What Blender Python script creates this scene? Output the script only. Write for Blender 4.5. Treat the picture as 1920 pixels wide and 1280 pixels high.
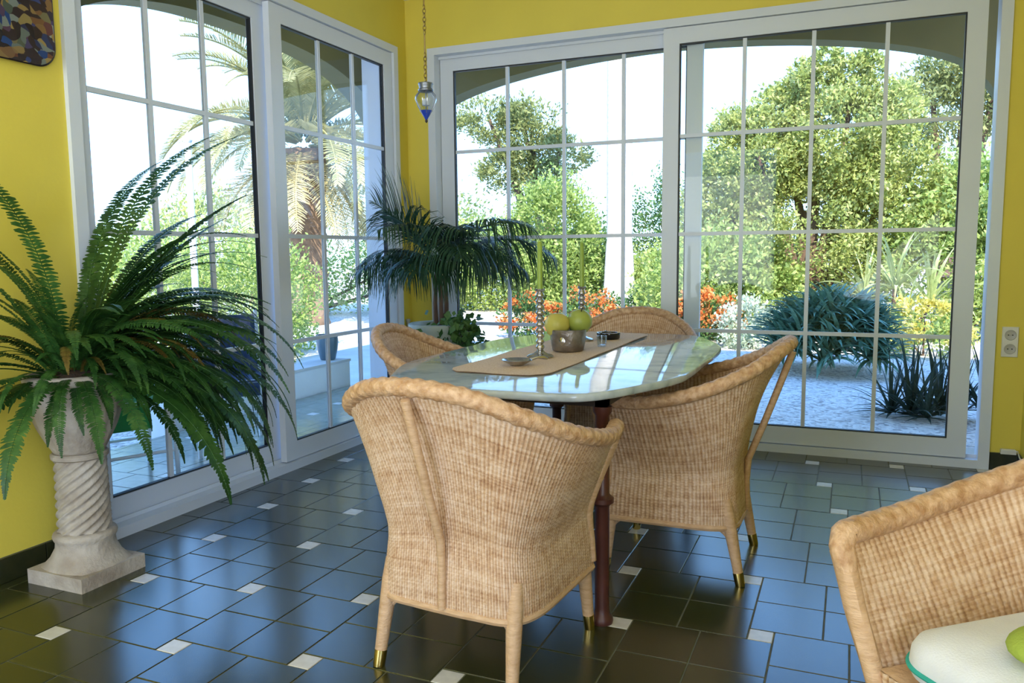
import bpy, bmesh, math, random
import numpy as np
from math import pi, sin, cos, radians, sqrt, hypot
from mathutils import Matrix, Vector, Euler

for o in list(bpy.data.objects):
    bpy.data.objects.remove(o)
SC = bpy.context.scene
COL = SC.collection
random.seed(7)
RNG = np.random.default_rng(11)

# ------------------------------------------------------------------ camera
CAM = np.array([2.75915, -4.77219, 1.15165]); FPX = 1500.83
YAW, PITCH, ROLL = radians(-22.9087), radians(-6.2429), radians(-0.5679)
_f = np.array([sin(YAW) * cos(PITCH), cos(YAW) * cos(PITCH), sin(PITCH)])
_r = np.array([cos(YAW), -sin(YAW), 0.0]); _u = np.cross(_r, _f)
CR = cos(ROLL) * _r + sin(ROLL) * _u; CU = -sin(ROLL) * _r + cos(ROLL) * _u; CF = _f
cd = bpy.data.cameras.new('camera'); cam = bpy.data.objects.new('camera', cd); COL.objects.link(cam)
cd.sensor_width = 36.0; cd.sensor_fit = 'HORIZONTAL'; cd.lens = FPX / 1920 * 36.0
cd.clip_start = 0.05; cd.clip_end = 500
cam.matrix_world = Matrix(((CR[0], CU[0], -CF[0], CAM[0]), (CR[1], CU[1], -CF[1], CAM[1]),
                           (CR[2], CU[2], -CF[2], CAM[2]), (0, 0, 0, 1)))
SC.camera = cam

# ------------------------------------------------------------------ view, world, sun, assumed rear fill, added side fill
vs = SC.view_settings
vs.view_transform = 'Standard'; vs.look = 'None'; vs.exposure = 0.0; vs.gamma = 1.0; vs.use_curve_mapping = False
SC.display_settings.display_device = 'sRGB'
SC.cycles.use_denoising = True
SC.cycles.max_bounces = 8; SC.cycles.transparent_max_bounces = 24; SC.cycles.diffuse_bounces = 4
SC.cycles.sample_clamp_indirect = 6.0
W = bpy.data.worlds.new('sky'); SC.world = W; W.use_nodes = True
nt = W.node_tree; nt.nodes.clear()
wo = nt.nodes.new('ShaderNodeOutputWorld'); bg = nt.nodes.new('ShaderNodeBackground')
tc = nt.nodes.new('ShaderNodeTexCoord'); sx = nt.nodes.new('ShaderNodeSeparateXYZ'); rp = nt.nodes.new('ShaderNodeValToRGB')
nt.links.new(tc.outputs['Generated'], sx.inputs[0]); nt.links.new(sx.outputs['Z'], rp.inputs[0])
nt.links.new(rp.outputs[0], bg.inputs[0]); nt.links.new(bg.outputs[0], wo.inputs[0])
el = rp.color_ramp.elements
el[0].position = 0.0; el[0].color = (0.56, 0.76, 1.0, 1)
el[1].position = 1.0; el[1].color = (0.10, 0.28, 0.80, 1)
e = el.new(0.12); e.color = (0.43, 0.73, 1.2, 1)
e = el.new(0.40); e.color = (0.27, 0.60, 1.25, 1)
bg.inputs[1].default_value = 3.8

RX_ = 3.60
def light(name, kind, loc, direction, energy, color, **kw):
    d = bpy.data.lights.new(name, kind); d.energy = energy; d.color = color
    for k, v in kw.items():
        setattr(d, k, v)
    o = bpy.data.objects.new(name, d); COL.objects.link(o); o.location = loc
    o.rotation_euler = Vector(direction).to_track_quat('-Z', 'Y').to_euler()
    return o
SUN_EL = radians(43); SUN_H = (-0.42, 0.9075)
light('sun', 'SUN', (6, -12, 14), (SUN_H[0] * cos(SUN_EL), SUN_H[1] * cos(SUN_EL), -sin(SUN_EL)), 11.0, (1.0, 0.93, 0.80), angle=radians(0.6))
# fill lamps added in an assumed rear opening and a made-up side wall opening
light('assumed_rear_fill', 'AREA', (0.95, -7.34, 1.36), (0.08, 1, 0.75), 68, (0.94, 0.97, 1.0), shape='RECTANGLE', size=1.5, size_y=2.4)
light('added_side_fill', 'AREA', (RX_ + .14, -5.75, 1.36), (-1, 0.3, 1.1), 84, (0.94, 0.97, 1.0), shape='RECTANGLE', size=1.9, size_y=2.3)

# ------------------------------------------------------------------ materials
def newmat(name):
    m = bpy.data.materials.new(name); m.use_nodes = True
    return m, m.node_tree, m.node_tree.nodes['Principled BSDF']
def N(nt, kind, **kw):
    n = nt.nodes.new(kind)
    for k, v in kw.items():
        if k in n.inputs: n.inputs[k].default_value = v
        else: setattr(n, k, v)
    return n
def ramp(nt, stops):
    r = nt.nodes.new('ShaderNodeValToRGB'); els = r.color_ramp.elements
    els[0].position = stops[0][0]; els[0].color = (*stops[0][1], 1)
    els[1].position = stops[-1][0]; els[1].color = (*stops[-1][1], 1)
    for p, c in stops[1:-1]:
        e = els.new(p); e.color = (*c, 1)
    return r
def M(name, c1, c2=None, scale=8.0, rough=0.5, metal=0.0, bump=0.0, bscale=None, detail=3.0, stops=None, coord='Object', stretch=None, spec=0.5, coat=0.0):
    m, t, b = newmat(name)
    b.inputs['Roughness'].default_value = rough; b.inputs['Metallic'].default_value = metal
    b.inputs['Specular IOR Level'].default_value = spec
    b.inputs['Coat Weight'].default_value = coat; b.inputs['Coat Roughness'].default_value = 0.08
    tcn = t.nodes.new('ShaderNodeTexCoord'); src = tcn.outputs[coord]
    if stretch:
        mp = t.nodes.new('ShaderNodeMapping'); mp.inputs['Scale'].default_value = stretch
        t.links.new(src, mp.inputs[0]); src = mp.outputs[0]
    if c2 is None: c2 = tuple(x * 0.88 for x in c1)
    n = N(t, 'ShaderNodeTexNoise', Scale=scale, Detail=detail); t.links.new(src, n.inputs['Vector'])
    r = ramp(t, stops or [(0.3, c1), (0.7, c2)]); t.links.new(n.outputs['Fac'], r.inputs[0])
    t.links.new(r.outputs[0], b.inputs['Base Color'])
    if bump:
        n2 = N(t, 'ShaderNodeTexNoise', Scale=bscale or scale * 4, Detail=4.0); t.links.new(src, n2.inputs['Vector'])
        bp = N(t, 'ShaderNodeBump', Strength=bump, Distance=0.01); t.links.new(n2.outputs['Fac'], bp.inputs['Height'])
        t.links.new(bp.outputs[0], b.inputs['Normal'])
    return m
def leafmat(name, dark, mid, lite, scale=6.0, trans=0.35, rough=0.55):
    m, t, b = newmat(name)
    tcn = t.nodes.new('ShaderNodeTexCoord')
    n = N(t, 'ShaderNodeTexNoise', Scale=scale, Detail=4.0, Roughness=0.75); t.links.new(tcn.outputs['Object'], n.inputs['Vector'])
    r = ramp(t, [(0.34, dark), (0.5, mid), (0.66, lite)]); t.links.new(n.outputs['Fac'], r.inputs[0])
    t.links.new(r.outputs[0], b.inputs['Base Color']); b.inputs['Roughness'].default_value = rough
    b.inputs['Specular IOR Level'].default_value = 0.35
    tr = t.nodes.new('ShaderNodeBsdfTranslucent'); t.links.new(r.outputs[0], tr.inputs[0])
    mx = N(t, 'ShaderNodeMixShader'); mx.inputs[0].default_value = trans
    t.links.new(b.outputs[0], mx.inputs[1]); t.links.new(tr.outputs[0], mx.inputs[2])
    t.links.new(mx.outputs[0], t.nodes['Material Output'].inputs[0])
    return m
def glassmat(name, tint=(0.96, 0.985, 0.975), ior=1.5, rough=0.0):
    m = bpy.data.materials.new(name); m.use_nodes = True; t = m.node_tree; t.nodes.clear()
    out = t.nodes.new('ShaderNodeOutputMaterial'); fr = N(t, 'ShaderNodeFresnel', IOR=ior)
    ge = t.nodes.new('ShaderNodeNewGeometry'); mr = N(t, 'ShaderNodeMapRange')   # same reflectance entering and leaving the pane
    mr.inputs['To Min'].default_value = ior; mr.inputs['To Max'].default_value = 1 / ior
    t.links.new(ge.outputs['Backfacing'], mr.inputs[0]); t.links.new(mr.outputs[0], fr.inputs['IOR'])
    tp = t.nodes.new('ShaderNodeBsdfTransparent'); tp.inputs[0].default_value = (*tint, 1)
    gl = t.nodes.new('ShaderNodeBsdfGlossy'); gl.inputs['Roughness'].default_value = rough
    mx = t.nodes.new('ShaderNodeMixShader')
    t.links.new(fr.outputs[0], mx.inputs[0]); t.links.new(tp.outputs[0], mx.inputs[1]); t.links.new(gl.outputs[0], mx.inputs[2])
    t.links.new(mx.outputs[0], out.inputs[0])
    return m

MT = {}
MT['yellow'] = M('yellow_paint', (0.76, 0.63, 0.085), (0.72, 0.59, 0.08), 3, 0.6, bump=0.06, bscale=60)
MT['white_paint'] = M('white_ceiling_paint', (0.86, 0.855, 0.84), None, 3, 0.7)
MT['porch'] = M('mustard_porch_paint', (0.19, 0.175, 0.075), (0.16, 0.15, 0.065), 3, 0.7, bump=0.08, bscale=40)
MT['frame'] = M('white_lacquer', (0.68, 0.73, 0.80), (0.66, 0.71, 0.78), 3, 0.35)
MT['gasket'] = M('black_gasket', (0.02, 0.022, 0.025), None, 5, 0.5)
MT['glass'] = glassmat('window_glass', (0.965, 0.985, 0.98), 1.24)
MT['tile'] = None
def tilemat():
    m, t, b = newmat('green_glazed_tile')
    tcn = t.nodes.new('ShaderNodeTexCoord'); oi = t.nodes.new('ShaderNodeObjectInfo')
    n = N(t, 'ShaderNodeTexNoise', Scale=26.0, Detail=5.0, Roughness=0.7); t.links.new(tcn.outputs['Object'], n.inputs['Vector'])
    r = ramp(t, [(0.3, (0.022, 0.027, 0.008)), (0.55, (0.036, 0.040, 0.013)), (0.75, (0.056, 0.056, 0.019))])
    t.links.new(n.outputs['Fac'], r.inputs[0])
    hs = N(t, 'ShaderNodeHueSaturation'); mr = N(t, 'ShaderNodeMapRange'); mr.inputs['To Min'].default_value = 0.75; mr.inputs['To Max'].default_value = 1.2
    t.links.new(oi.outputs['Random'], mr.inputs[0]); t.links.new(mr.outputs[0], hs.inputs['Value']); t.links.new(r.outputs[0], hs.inputs['Color'])
    t.links.new(hs.outputs[0], b.inputs['Base Color'])
    b.inputs['Roughness'].default_value = 0.22; b.inputs['IOR'].default_value = 1.75
    bp = N(t, 'ShaderNodeBump', Strength=0.04, Distance=0.004); n2 = N(t, 'ShaderNodeTexNoise', Scale=9.0, Detail=2.0)
    t.links.new(tcn.outputs['Object'], n2.inputs['Vector']); t.links.new(n2.outputs['Fac'], bp.inputs['Height']); t.links.new(bp.outputs[0], b.inputs['Normal'])
    return m
MT['tile'] = tilemat()
MT['inset'] = M('white_marble_inset', (0.72, 0.70, 0.66), (0.62, 0.60, 0.57), 30, 0.25)
MT['grout'] = M('grey_green_grout', (0.16, 0.16, 0.11), (0.11, 0.11, 0.08), 20, 0.8)
MT['skirt'] = M('dark_green_skirting_tile', (0.020, 0.024, 0.010), (0.032, 0.034, 0.014), 20, 0.25)
MT['stone'] = M('weathered_stone', (0.56, 0.51, 0.45), (0.35, 0.29, 0.235), 11, 0.9, bump=0.5, bscale=55, detail=6)
MT['brass'] = M('polished_brass', (0.75, 0.58, 0.22), (0.6, 0.44, 0.15), 8, 0.22, metal=1.0)
MT['iron'] = M('brown_painted_iron', (0.10, 0.030, 0.024), (0.07, 0.022, 0.018), 12, 0.4, bump=0.08)
MT['dark'] = M('black_iron', (0.025, 0.02, 0.018), None, 10, 0.5)
MT['marble'] = M('pale_veined_marble', (0.7, 0.7, 0.7), None, 9, 0.05, detail=10,
                 stops=[(0.28, (0.27, 0.32, 0.36)), (0.42, (0.42, 0.49, 0.54)), (0.54, (0.52, 0.59, 0.64)), (0.75, (0.46, 0.53, 0.58))], stretch=(1.0, 1.3, 1.0))
MT['runner'] = M('woven_straw', (0.80, 0.61, 0.45), (0.64, 0.44, 0.28), 160, 0.85, bump=0.4, bscale=260, detail=2)
MT['silver'] = M('tarnished_silver', (0.62, 0.62, 0.63), (0.35, 0.34, 0.34), 22, 0.25, metal=1.0)
MT['pewter'] = M('hammered_pewter', (0.40, 0.37, 0.34), (0.20, 0.17, 0.15), 24, 0.38, metal=0.85, bump=0.35, bscale=50)
MT['candle'] = M('green_wax', (0.25, 0.36, 0.045), (0.22, 0.32, 0.04), 8, 0.45)
MT['wick'] = M('charred_wick', (0.03, 0.025, 0.02), None, 8, 0.9)
MT['quince'] = M('yellow_fruit_skin', (0.62, 0.50, 0.10), (0.44, 0.42, 0.09), 9, 0.4, bump=0.08)
MT['pear'] = M('green_fruit_skin', (0.36, 0.40, 0.08), (0.25, 0.30, 0.05), 9, 0.4, bump=0.08)
MT['blackglass'] = M('black_ceramic', (0.012, 0.012, 0.014), None, 5, 0.15)
MT['socket'] = M('white_plastic', (0.78, 0.77, 0.72), None, 4, 0.35)
MT['socket_in'] = M('grey_plastic', (0.50, 0.49, 0.46), None, 4, 0.4)
MT['cushion'] = M('white_cotton', (0.78, 0.81, 0.89), (0.72, 0.75, 0.83), 14, 0.9, bump=0.15, bscale=300)
MT['piping'] = M('teal_piping', (0.03, 0.40, 0.34), None, 30, 0.8)
MT['lime'] = M('lime_cotton', (0.36, 0.46, 0.07), (0.28, 0.40, 0.05), 12, 0.9, bump=0.2, bscale=200)
MT['lampglass'] = glassmat('clear_lamp_glass', (0.86, 0.90, 0.93), 1.9, 0.03)
MT['blueglass'] = M('cobalt_glass', (0.02, 0.05, 0.42), (0.03, 0.08, 0.5), 10, 0.08, coat=0.5)
MT['lampmetal'] = M('dull_tin', (0.30, 0.33, 0.38), (0.18, 0.20, 0.25), 20, 0.4, metal=0.8)
MT['chain'] = M('antique_brass', (0.42, 0.30, 0.10), (0.25, 0.17, 0.06), 30, 0.4, metal=0.8)
MT['soil'] = M('potting_soil', (0.05, 0.032, 0.02), (0.09, 0.05, 0.03), 40, 0.95, bump=0.6)
MT['terracotta'] = M('terracotta', (0.42, 0.19, 0.10), (0.34, 0.15, 0.08), 10, 0.85, bump=0.2)
MT['palepot'] = M('pale_green_ceramic', (0.48, 0.52, 0.46), (0.40, 0.46, 0.40), 8, 0.35)
MT['bluepot'] = M('blue_grey_ceramic', (0.11, 0.17, 0.21), (0.07, 0.12, 0.16), 8, 0.3)
MT['whitewall'] = M('white_render', (0.80, 0.79, 0.77), (0.72, 0.71, 0.69), 4, 0.9, bump=0.15, bscale=40)
MT['whitetube'] = M('white_enamel_tube', (0.80, 0.83, 0.86), None, 4, 0.3)
MT['bluefab'] = M('navy_sling_fabric', (0.035, 0.07, 0.16), (0.025, 0.05, 0.13), 30, 0.8, stretch=(1, 1, 0.1))
MT['greenfab'] = M('green_sling_fabric', (0.02, 0.24, 0.035), (0.015, 0.2, 0.03), 8, 0.7)
MT['concrete'] = M('pale_concrete', (0.62, 0.60, 0.57), (0.52, 0.50, 0.47), 4, 0.9, bump=0.2)
MT['trunk_pale'] = M('pale_palm_bark', (0.68, 0.60, 0.54), (0.52, 0.44, 0.38), 6, 0.9, bump=0.6, bscale=14, stretch=(1, 1, 4))
MT['bark'] = M('brown_bark', (0.17, 0.10, 0.065), (0.09, 0.055, 0.04), 8, 0.95, bump=0.8, bscale=16)
MT['palmbark'] = M('palm_bark', (0.30, 0.19, 0.12), (0.16, 0.10, 0.065), 9, 0.95, bump=0.8, bscale=16)
MT['rock'] = M('grey_rock', (0.22, 0.20, 0.21), (0.14, 0.12, 0.13), 6, 0.9, bump=0.6)
MT['rooftile'] = M('roof_render', (0.45, 0.36, 0.2), None, 5, 0.9)
MT['fern'] = leafmat('fern_green', (0.014, 0.055, 0.014), (0.032, 0.105, 0.022), (0.075, 0.18, 0.04), 9, 0.25, 0.4)
MT['fern_old'] = leafmat('fern_faded', (0.10, 0.055, 0.015), (0.15, 0.10, 0.02), (0.24, 0.20, 0.04), 9, 0.25)
MT['stemfern'] = M('fern_stem', (0.10, 0.09, 0.03), (0.13, 0.06, 0.03), 10, 0.6)
MT['kentia'] = leafmat('dark_palm_green', (0.010, 0.035, 0.020), (0.022, 0.065, 0.030), (0.045, 0.105, 0.045), 8, 0.2, 0.35)
MT['bush1'] = leafmat('olive_shrub_leaf', (0.16, 0.21, 0.04), (0.38, 0.42, 0.11), (0.60, 0.60, 0.26), 5.5, 0.35)
MT['bush2'] = leafmat('fresh_hedge_leaf', (0.17, 0.26, 0.05), (0.36, 0.46, 0.12), (0.55, 0.60, 0.24), 6, 0.4)
MT['bush3'] = leafmat('dark_hedge_leaf', (0.03, 0.085, 0.025), (0.07, 0.16, 0.04), (0.15, 0.26, 0.07), 6, 0.3)
MT['pine'] = leafmat('pine_needle', (0.10, 0.13, 0.04), (0.24, 0.26, 0.08), (0.42, 0.42, 0.16), 3.0, 0.3)
MT['date'] = leafmat('date_palm_leaf', (0.24, 0.24, 0.10), (0.42, 0.40, 0.18), (0.60, 0.55, 0.30), 1.6, 0.35)
MT['date_old'] = leafmat('dry_palm_leaf', (0.34, 0.28, 0.12), (0.56, 0.48, 0.25), (0.72, 0.66, 0.42), 1.6, 0.35)
MT['aloe'] = leafmat('blue_green_aloe_leaf', (0.07, 0.15, 0.085), (0.13, 0.25, 0.15), (0.24, 0.38, 0.25), 5, 0.1, 0.4)
MT['yucca'] = leafmat('pale_strap_leaf', (0.20, 0.26, 0.08), (0.40, 0.46, 0.18), (0.60, 0.62, 0.34), 4, 0.3)
MT['agave'] = leafmat('dusky_strap_leaf', (0.018, 0.034, 0.022), (0.035, 0.06, 0.04), (0.06, 0.09, 0.07), 5, 0.1)
MT['orange'] = leafmat('orange_blossom', (0.62, 0.13, 0.025), (0.80, 0.26, 0.06), (0.86, 0.48, 0.20), 7, 0.35)
MT['yellowfl'] = leafmat('yellow_blossom', (0.56, 0.46, 0.07), (0.74, 0.64, 0.16), (0.82, 0.76, 0.36), 6, 0.4)
MT['silverleaf'] = leafmat('silver_leaf', (0.40, 0.46, 0.32), (0.60, 0.66, 0.48), (0.75, 0.78, 0.64), 6, 0.35)

def wickermat():
    m, t, b = newmat('honey_wicker')
    uv = t.nodes.new('ShaderNodeUVMap'); uv.uv_map = 'UVMap'
    sp = t.nodes.new('ShaderNodeSeparateXYZ'); t.links.new(uv.outputs[0], sp.inputs[0])
    def noise(sx, sy, sc=1.0):
        mp = t.nodes.new('ShaderNodeMapping'); mp.inputs['Scale'].default_value = (sx, sy, 1); t.links.new(uv.outputs[0], mp.inputs[0])
        n = N(t, 'ShaderNodeTexNoise', Scale=sc, Detail=3.0, Roughness=0.7); t.links.new(mp.outputs[0], n.inputs['Vector']); return n.outputs['Fac']
    def math(op, a, b=None):
        n = N(t, 'ShaderNodeMath', operation=op)
        for i, q in enumerate((a, b)):
            if q is None: continue
            if isinstance(q, (int, float)): n.inputs[i].default_value = q
            else: t.links.new(q, n.inputs[i])
        return n.outputs[0]
    stake = math('COSINE', math('MULTIPLY', sp.outputs[0], 2 * pi))            # +1 on a stake, -1 in the gap between two stakes
    f = math('ADD', math('MULTIPLY', noise(0.8, 0.13), 0.40), math('MULTIPLY', noise(0.035, 0.75), 0.34))
    f = math('ADD', f, math('MULTIPLY', noise(0.02, 0.05), 0.26))
    f = math('ADD', f, math('MULTIPLY', stake, 0.055))
    r = ramp(t, [(0.34, (0.32, 0.158, 0.078)), (0.47, (0.57, 0.36, 0.215)), (0.60, (0.77, 0.585, 0.44))])
    t.links.new(f, r.inputs[0]); t.links.new(r.outputs[0], b.inputs['Base Color'])
    b.inputs['Roughness'].default_value = 0.48; b.inputs['Specular IOR Level'].default_value = 0.4
    return m
MT['wicker'] = wickermat()
MT['cane'] = M('cane_wrap', (0.70, 0.475, 0.30), (0.56, 0.345, 0.195), 30, 0.45, bump=0.35, bscale=90, stretch=(1, 1, 4))
MT['braid'] = M('braided_cane', (0.70, 0.47, 0.295), (0.44, 0.24, 0.115), 55, 0.5, bump=0.4, bscale=120)
def gravelmat():
    m, t, b = newmat('pale_gravel')
    tcn = t.nodes.new('ShaderNodeTexCoord')
    v = N(t, 'ShaderNodeTexVoronoi', Scale=34.0); t.links.new(tcn.outputs['Object'], v.inputs['Vector'])
    r = ramp(t, [(0.0, (0.36, 0.31, 0.27)), (0.35, (0.66, 0.59, 0.52)), (1.0, (0.85, 0.77, 0.68))])
    sp = t.nodes.new('ShaderNodeSeparateColor'); t.links.new(v.outputs['Color'], sp.inputs[0]); t.links.new(sp.outputs[0], r.inputs[0])
    t.links.new(r.outputs[0], b.inputs['Base Color']); b.inputs['Roughness'].default_value = 0.9
    bp = N(t, 'ShaderNodeBump', Strength=0.8, Distance=0.02); bp.invert = True
    t.links.new(v.outputs['Distance'], bp.inputs['Height']); t.links.new(bp.outputs[0], b.inputs['Normal'])
    return m
MT['gravel'] = gravelmat()
def platemat():
    m, t, b = newmat('painted_ceramic')
    tcn = t.nodes.new('ShaderNodeTexCoord')
    n = N(t, 'ShaderNodeTexNoise', Scale=7.0, Detail=2.0); t.links.new(tcn.outputs['Object'], n.inputs['Vector'])
    mx = N(t, 'ShaderNodeMix', data_type='VECTOR'); mx.inputs['Factor'].default_value = 0.12
    t.links.new(tcn.outputs['Object'], mx.inputs[4]); t.links.new(n.outputs['Color'], mx.inputs[5])
    v = N(t, 'ShaderNodeTexVoronoi', Scale=38.0); t.links.new(mx.outputs[1], v.inputs['Vector'])
    sp = t.nodes.new('ShaderNodeSeparateColor'); t.links.new(v.outputs['Color'], sp.inputs[0])
    r = ramp(t, [(0.0, (0.015, 0.010, 0.010)), (0.36, (0.028, 0.016, 0.016)), (0.46, (0.012, 0.045, 0.16)), (0.60, (0.10, 0.032, 0.018)), (0.74, (0.26, 0.19, 0.06)), (0.84, (0.05, 0.07, 0.05)), (1.0, (0.20, 0.23, 0.21))])
    r.color_ramp.interpolation = 'LINEAR'
    t.links.new(sp.outputs[0], r.inputs[0]); t.links.new(r.outputs[0], b.inputs['Base Color'])
    b.inputs['Roughness'].default_value = 0.2
    return m
MT['plate'] = platemat()
MT['platerim'] = M('dark_glaze', (0.025, 0.016, 0.014), None, 10, 0.25)

# ------------------------------------------------------------------ mesh helpers
class MB:
    def __init__(s): s.v = []; s.f = []; s.uv = None
    def add(s, V, F):
        k = len(s.v); s.v += [tuple(p) for p in V]; s.f += [tuple(i + k for i in f) for f in F]; return s
    def box(s, a, b):
        x0, y0, z0 = [min(p, q) for p, q in zip(a, b)]; x1, y1, z1 = [max(p, q) for p, q in zip(a, b)]
        return s.add([(x0, y0, z0), (x1, y0, z0), (x1, y1, z0), (x0, y1, z0), (x0, y0, z1), (x1, y0, z1), (x1, y1, z1), (x0, y1, z1)],
                     [(0, 3, 2, 1), (4, 5, 6, 7), (0, 1, 5, 4), (1, 2, 6, 5), (2, 3, 7, 6), (3, 0, 4, 7)])
    def tube(s, pts, rad, n=8, caps=True, twist=None):
        P = np.array(pts, float); m = len(P); R = np.full(m, rad, float) if np.isscalar(rad) else np.array(rad, float)
        T = np.gradient(P, axis=0); T /= np.linalg.norm(T, axis=1)[:, None] + 1e-12
        a = np.array([0, 0, 1.0]) if abs(T[0][2]) < 0.9 else np.array([1.0, 0, 0])
        u = np.cross(T[0], a); u /= np.linalg.norm(u); V = []
        for i in range(m):
            u = u - T[i] * (u @ T[i]); u /= np.linalg.norm(u) + 1e-12; w = np.cross(T[i], u)
            for k in range(n):
                th = 2 * pi * k / n
                rr = R[i] * (twist(i, th) if twist else 1.0)
                V.append(P[i] + rr * (cos(th) * u + sin(th) * w))
        F = [(i * n + k, i * n + (k + 1) % n, (i + 1) * n + (k + 1) % n, (i + 1) * n + k) for i in range(m - 1) for k in range(n)]
        if caps: F += [tuple(range(n - 1, -1, -1)), tuple((m - 1) * n + k for k in range(n))]
        return s.add(V, F)
    def lathe(s, prof, n=24, c=(0, 0, 0), mod=None, caps=True):
        V = []
        for r, z in prof:
            for k in range(n):
                th = 2 * pi * k / n; rr = r * (mod(th, z) if mod else 1.0)
                V.append((c[0] + rr * cos(th), c[1] + rr * sin(th), c[2] + z))
        m = len(prof)
        F = [(i * n + k, i * n + (k + 1) % n, (i + 1) * n + (k + 1) % n, (i + 1) * n + k) for i in range(m - 1) for k in range(n)]
        if caps: F += [tuple(range(n - 1, -1, -1)), tuple((m - 1) * n + k for k in range(n))]
        return s.add(V, F)
    def prism(s, poly, z0, z1):
        n = len(poly)
        V = [(x, y, z0) for x, y in poly] + [(x, y, z1) for x, y in poly]
        F = [tuple(range(n - 1, -1, -1)), tuple(range(n, 2 * n))] + [(i, (i + 1) % n, n + (i + 1) % n, n + i) for i in range(n)]
        return s.add(V, F)
    def blob(s, c, r, n=16, m=10, jit=0.0, seed=0):
        rg = np.random.default_rng(seed); V = []
        for i in range(m + 1):
            ph = pi * i / m
            for k in range(n):
                th = 2 * pi * k / n; q = 1 + (jit * rg.normal() if 0 < i < m else 0)
                V.append((c[0] + r[0] * q * sin(ph) * cos(th), c[1] + r[1] * q * sin(ph) * sin(th), c[2] - r[2] * q * cos(ph)))
        F = [(i * n + k, i * n + (k + 1) % n, (i + 1) * n + (k + 1) % n, (i + 1) * n + k) for i in range(m) for k in range(n)]
        return s.add(V, F)
    def map(s, fn): s.v = [tuple(fn(*p)) for p in s.v]; return s
def fast_mesh(name, V, F4, smooth=False, uv=None):
    V = np.asarray(V, np.float32); F4 = np.asarray(F4, np.int32); me = bpy.data.meshes.new(name)
    me.vertices.add(len(V)); me.vertices.foreach_set('co', V.ravel())
    k = F4.shape[1]; nf = len(F4); me.loops.add(nf * k); me.loops.foreach_set('vertex_index', F4.ravel())
    me.polygons.add(nf); me.polygons.foreach_set('loop_start', np.arange(0, nf * k, k, dtype=np.int32))
    me.polygons.foreach_set('loop_total', np.full(nf, k, np.int32))
    if smooth: me.polygons.foreach_set('use_smooth', np.ones(nf, bool))
    me.update(calc_edges=True)
    if uv is not None:
        l = me.uv_layers.new(name='UVMap'); l.data.foreach_set('uv', np.asarray(uv, np.float32)[F4.ravel()].ravel())
    me.validate()
    return me
def mesh_of(name, mb, smooth=False, angle=None):
    me = bpy.data.meshes.new(name); me.from_pydata(mb.v, [], mb.f); me.update()
    bm = bmesh.new(); bm.from_mesh(me); bmesh.ops.recalc_face_normals(bm, faces=bm.faces); bm.to_mesh(me); bm.free()
    if smooth:
        me.polygons.foreach_set('use_smooth', np.ones(len(me.polygons), bool))
        me.set_sharp_from_angle(angle=radians(angle or 40))
    return me
def ob(name, me, mat=None, parent=None):
    if isinstance(me, MB): me = mesh_of(name, me)
    if mat is not None and not me.materials: me.materials.append(MT[mat] if isinstance(mat, str) else mat)
    o = bpy.data.objects.new(name, me); COL.objects.link(o)
    if parent is not None: o.parent = parent
    return o
def sob(name, mb, mat, parent=None, angle=40): return ob(name, mesh_of(name, mb, True, angle), mat, parent)
def tag(o, label, cat=None, group=None, kind=None):
    o['label'] = label
    if cat: o['category'] = cat
    if group: o['group'] = group
    if kind: o['kind'] = kind
    return o
def thing(name, label, cat, loc=(0, 0, 0), rotz=0.0, group=None, kind=None):
    o = bpy.data.objects.new(name, None); COL.objects.link(o); o.location = loc; o.rotation_euler = (0, 0, rotz)
    o.empty_display_size = 0.1
    return tag(o, label, cat, group, kind)
def copy_tree(o, parent=None):
    c = o.copy(); COL.objects.link(c); c.parent = parent
    for ch in o.children: copy_tree(ch, c)
    return c
def project(P):
    d = np.asarray(P, float) - CAM; z = d @ CF
    return 960 + FPX * (d @ CR) / z, 640 - FPX * (d @ CU) / z, z
def crom(P, n=8):
    P = np.array(P, float); Q = np.vstack([2 * P[0] - P[1], P, 2 * P[-1] - P[-2]]); out = []
    for i in range(1, len(Q) - 2):
        a, b, c, d = Q[i - 1:i + 3]
        for k in range(n):
            t = k / n; out.append(.5 * ((2 * b) + (-a + c) * t + (2 * a - 5 * b + 4 * c - d) * t * t + (-a + 3 * b - 3 * c + d) * t ** 3))
    out.append(P[-1]); return np.array(out)
def crom_at(P, ts):
    P = np.array(P, float); Q = np.vstack([2 * P[0] - P[1], P, 2 * P[-1] - P[-2]]); m = len(P) - 1
    x = np.clip(np.asarray(ts) * m, 0, m - 1e-9); i = x.astype(int); t = (x - i)[:, None]
    a, b, c, d = Q[i], Q[i + 1], Q[i + 2], Q[i + 3]
    return .5 * ((2 * b) + (-a + c) * t + (2 * a - 5 * b + 4 * c - d) * t * t + (-a + 3 * b - 3 * c + d) * t ** 3)

# ================================================================== THE ROOM
RX, RY, CH = 3.60, -7.20, 2.81          # right wall x, rear wall y, ceiling height
WT = 0.22                                # wall thickness
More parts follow.
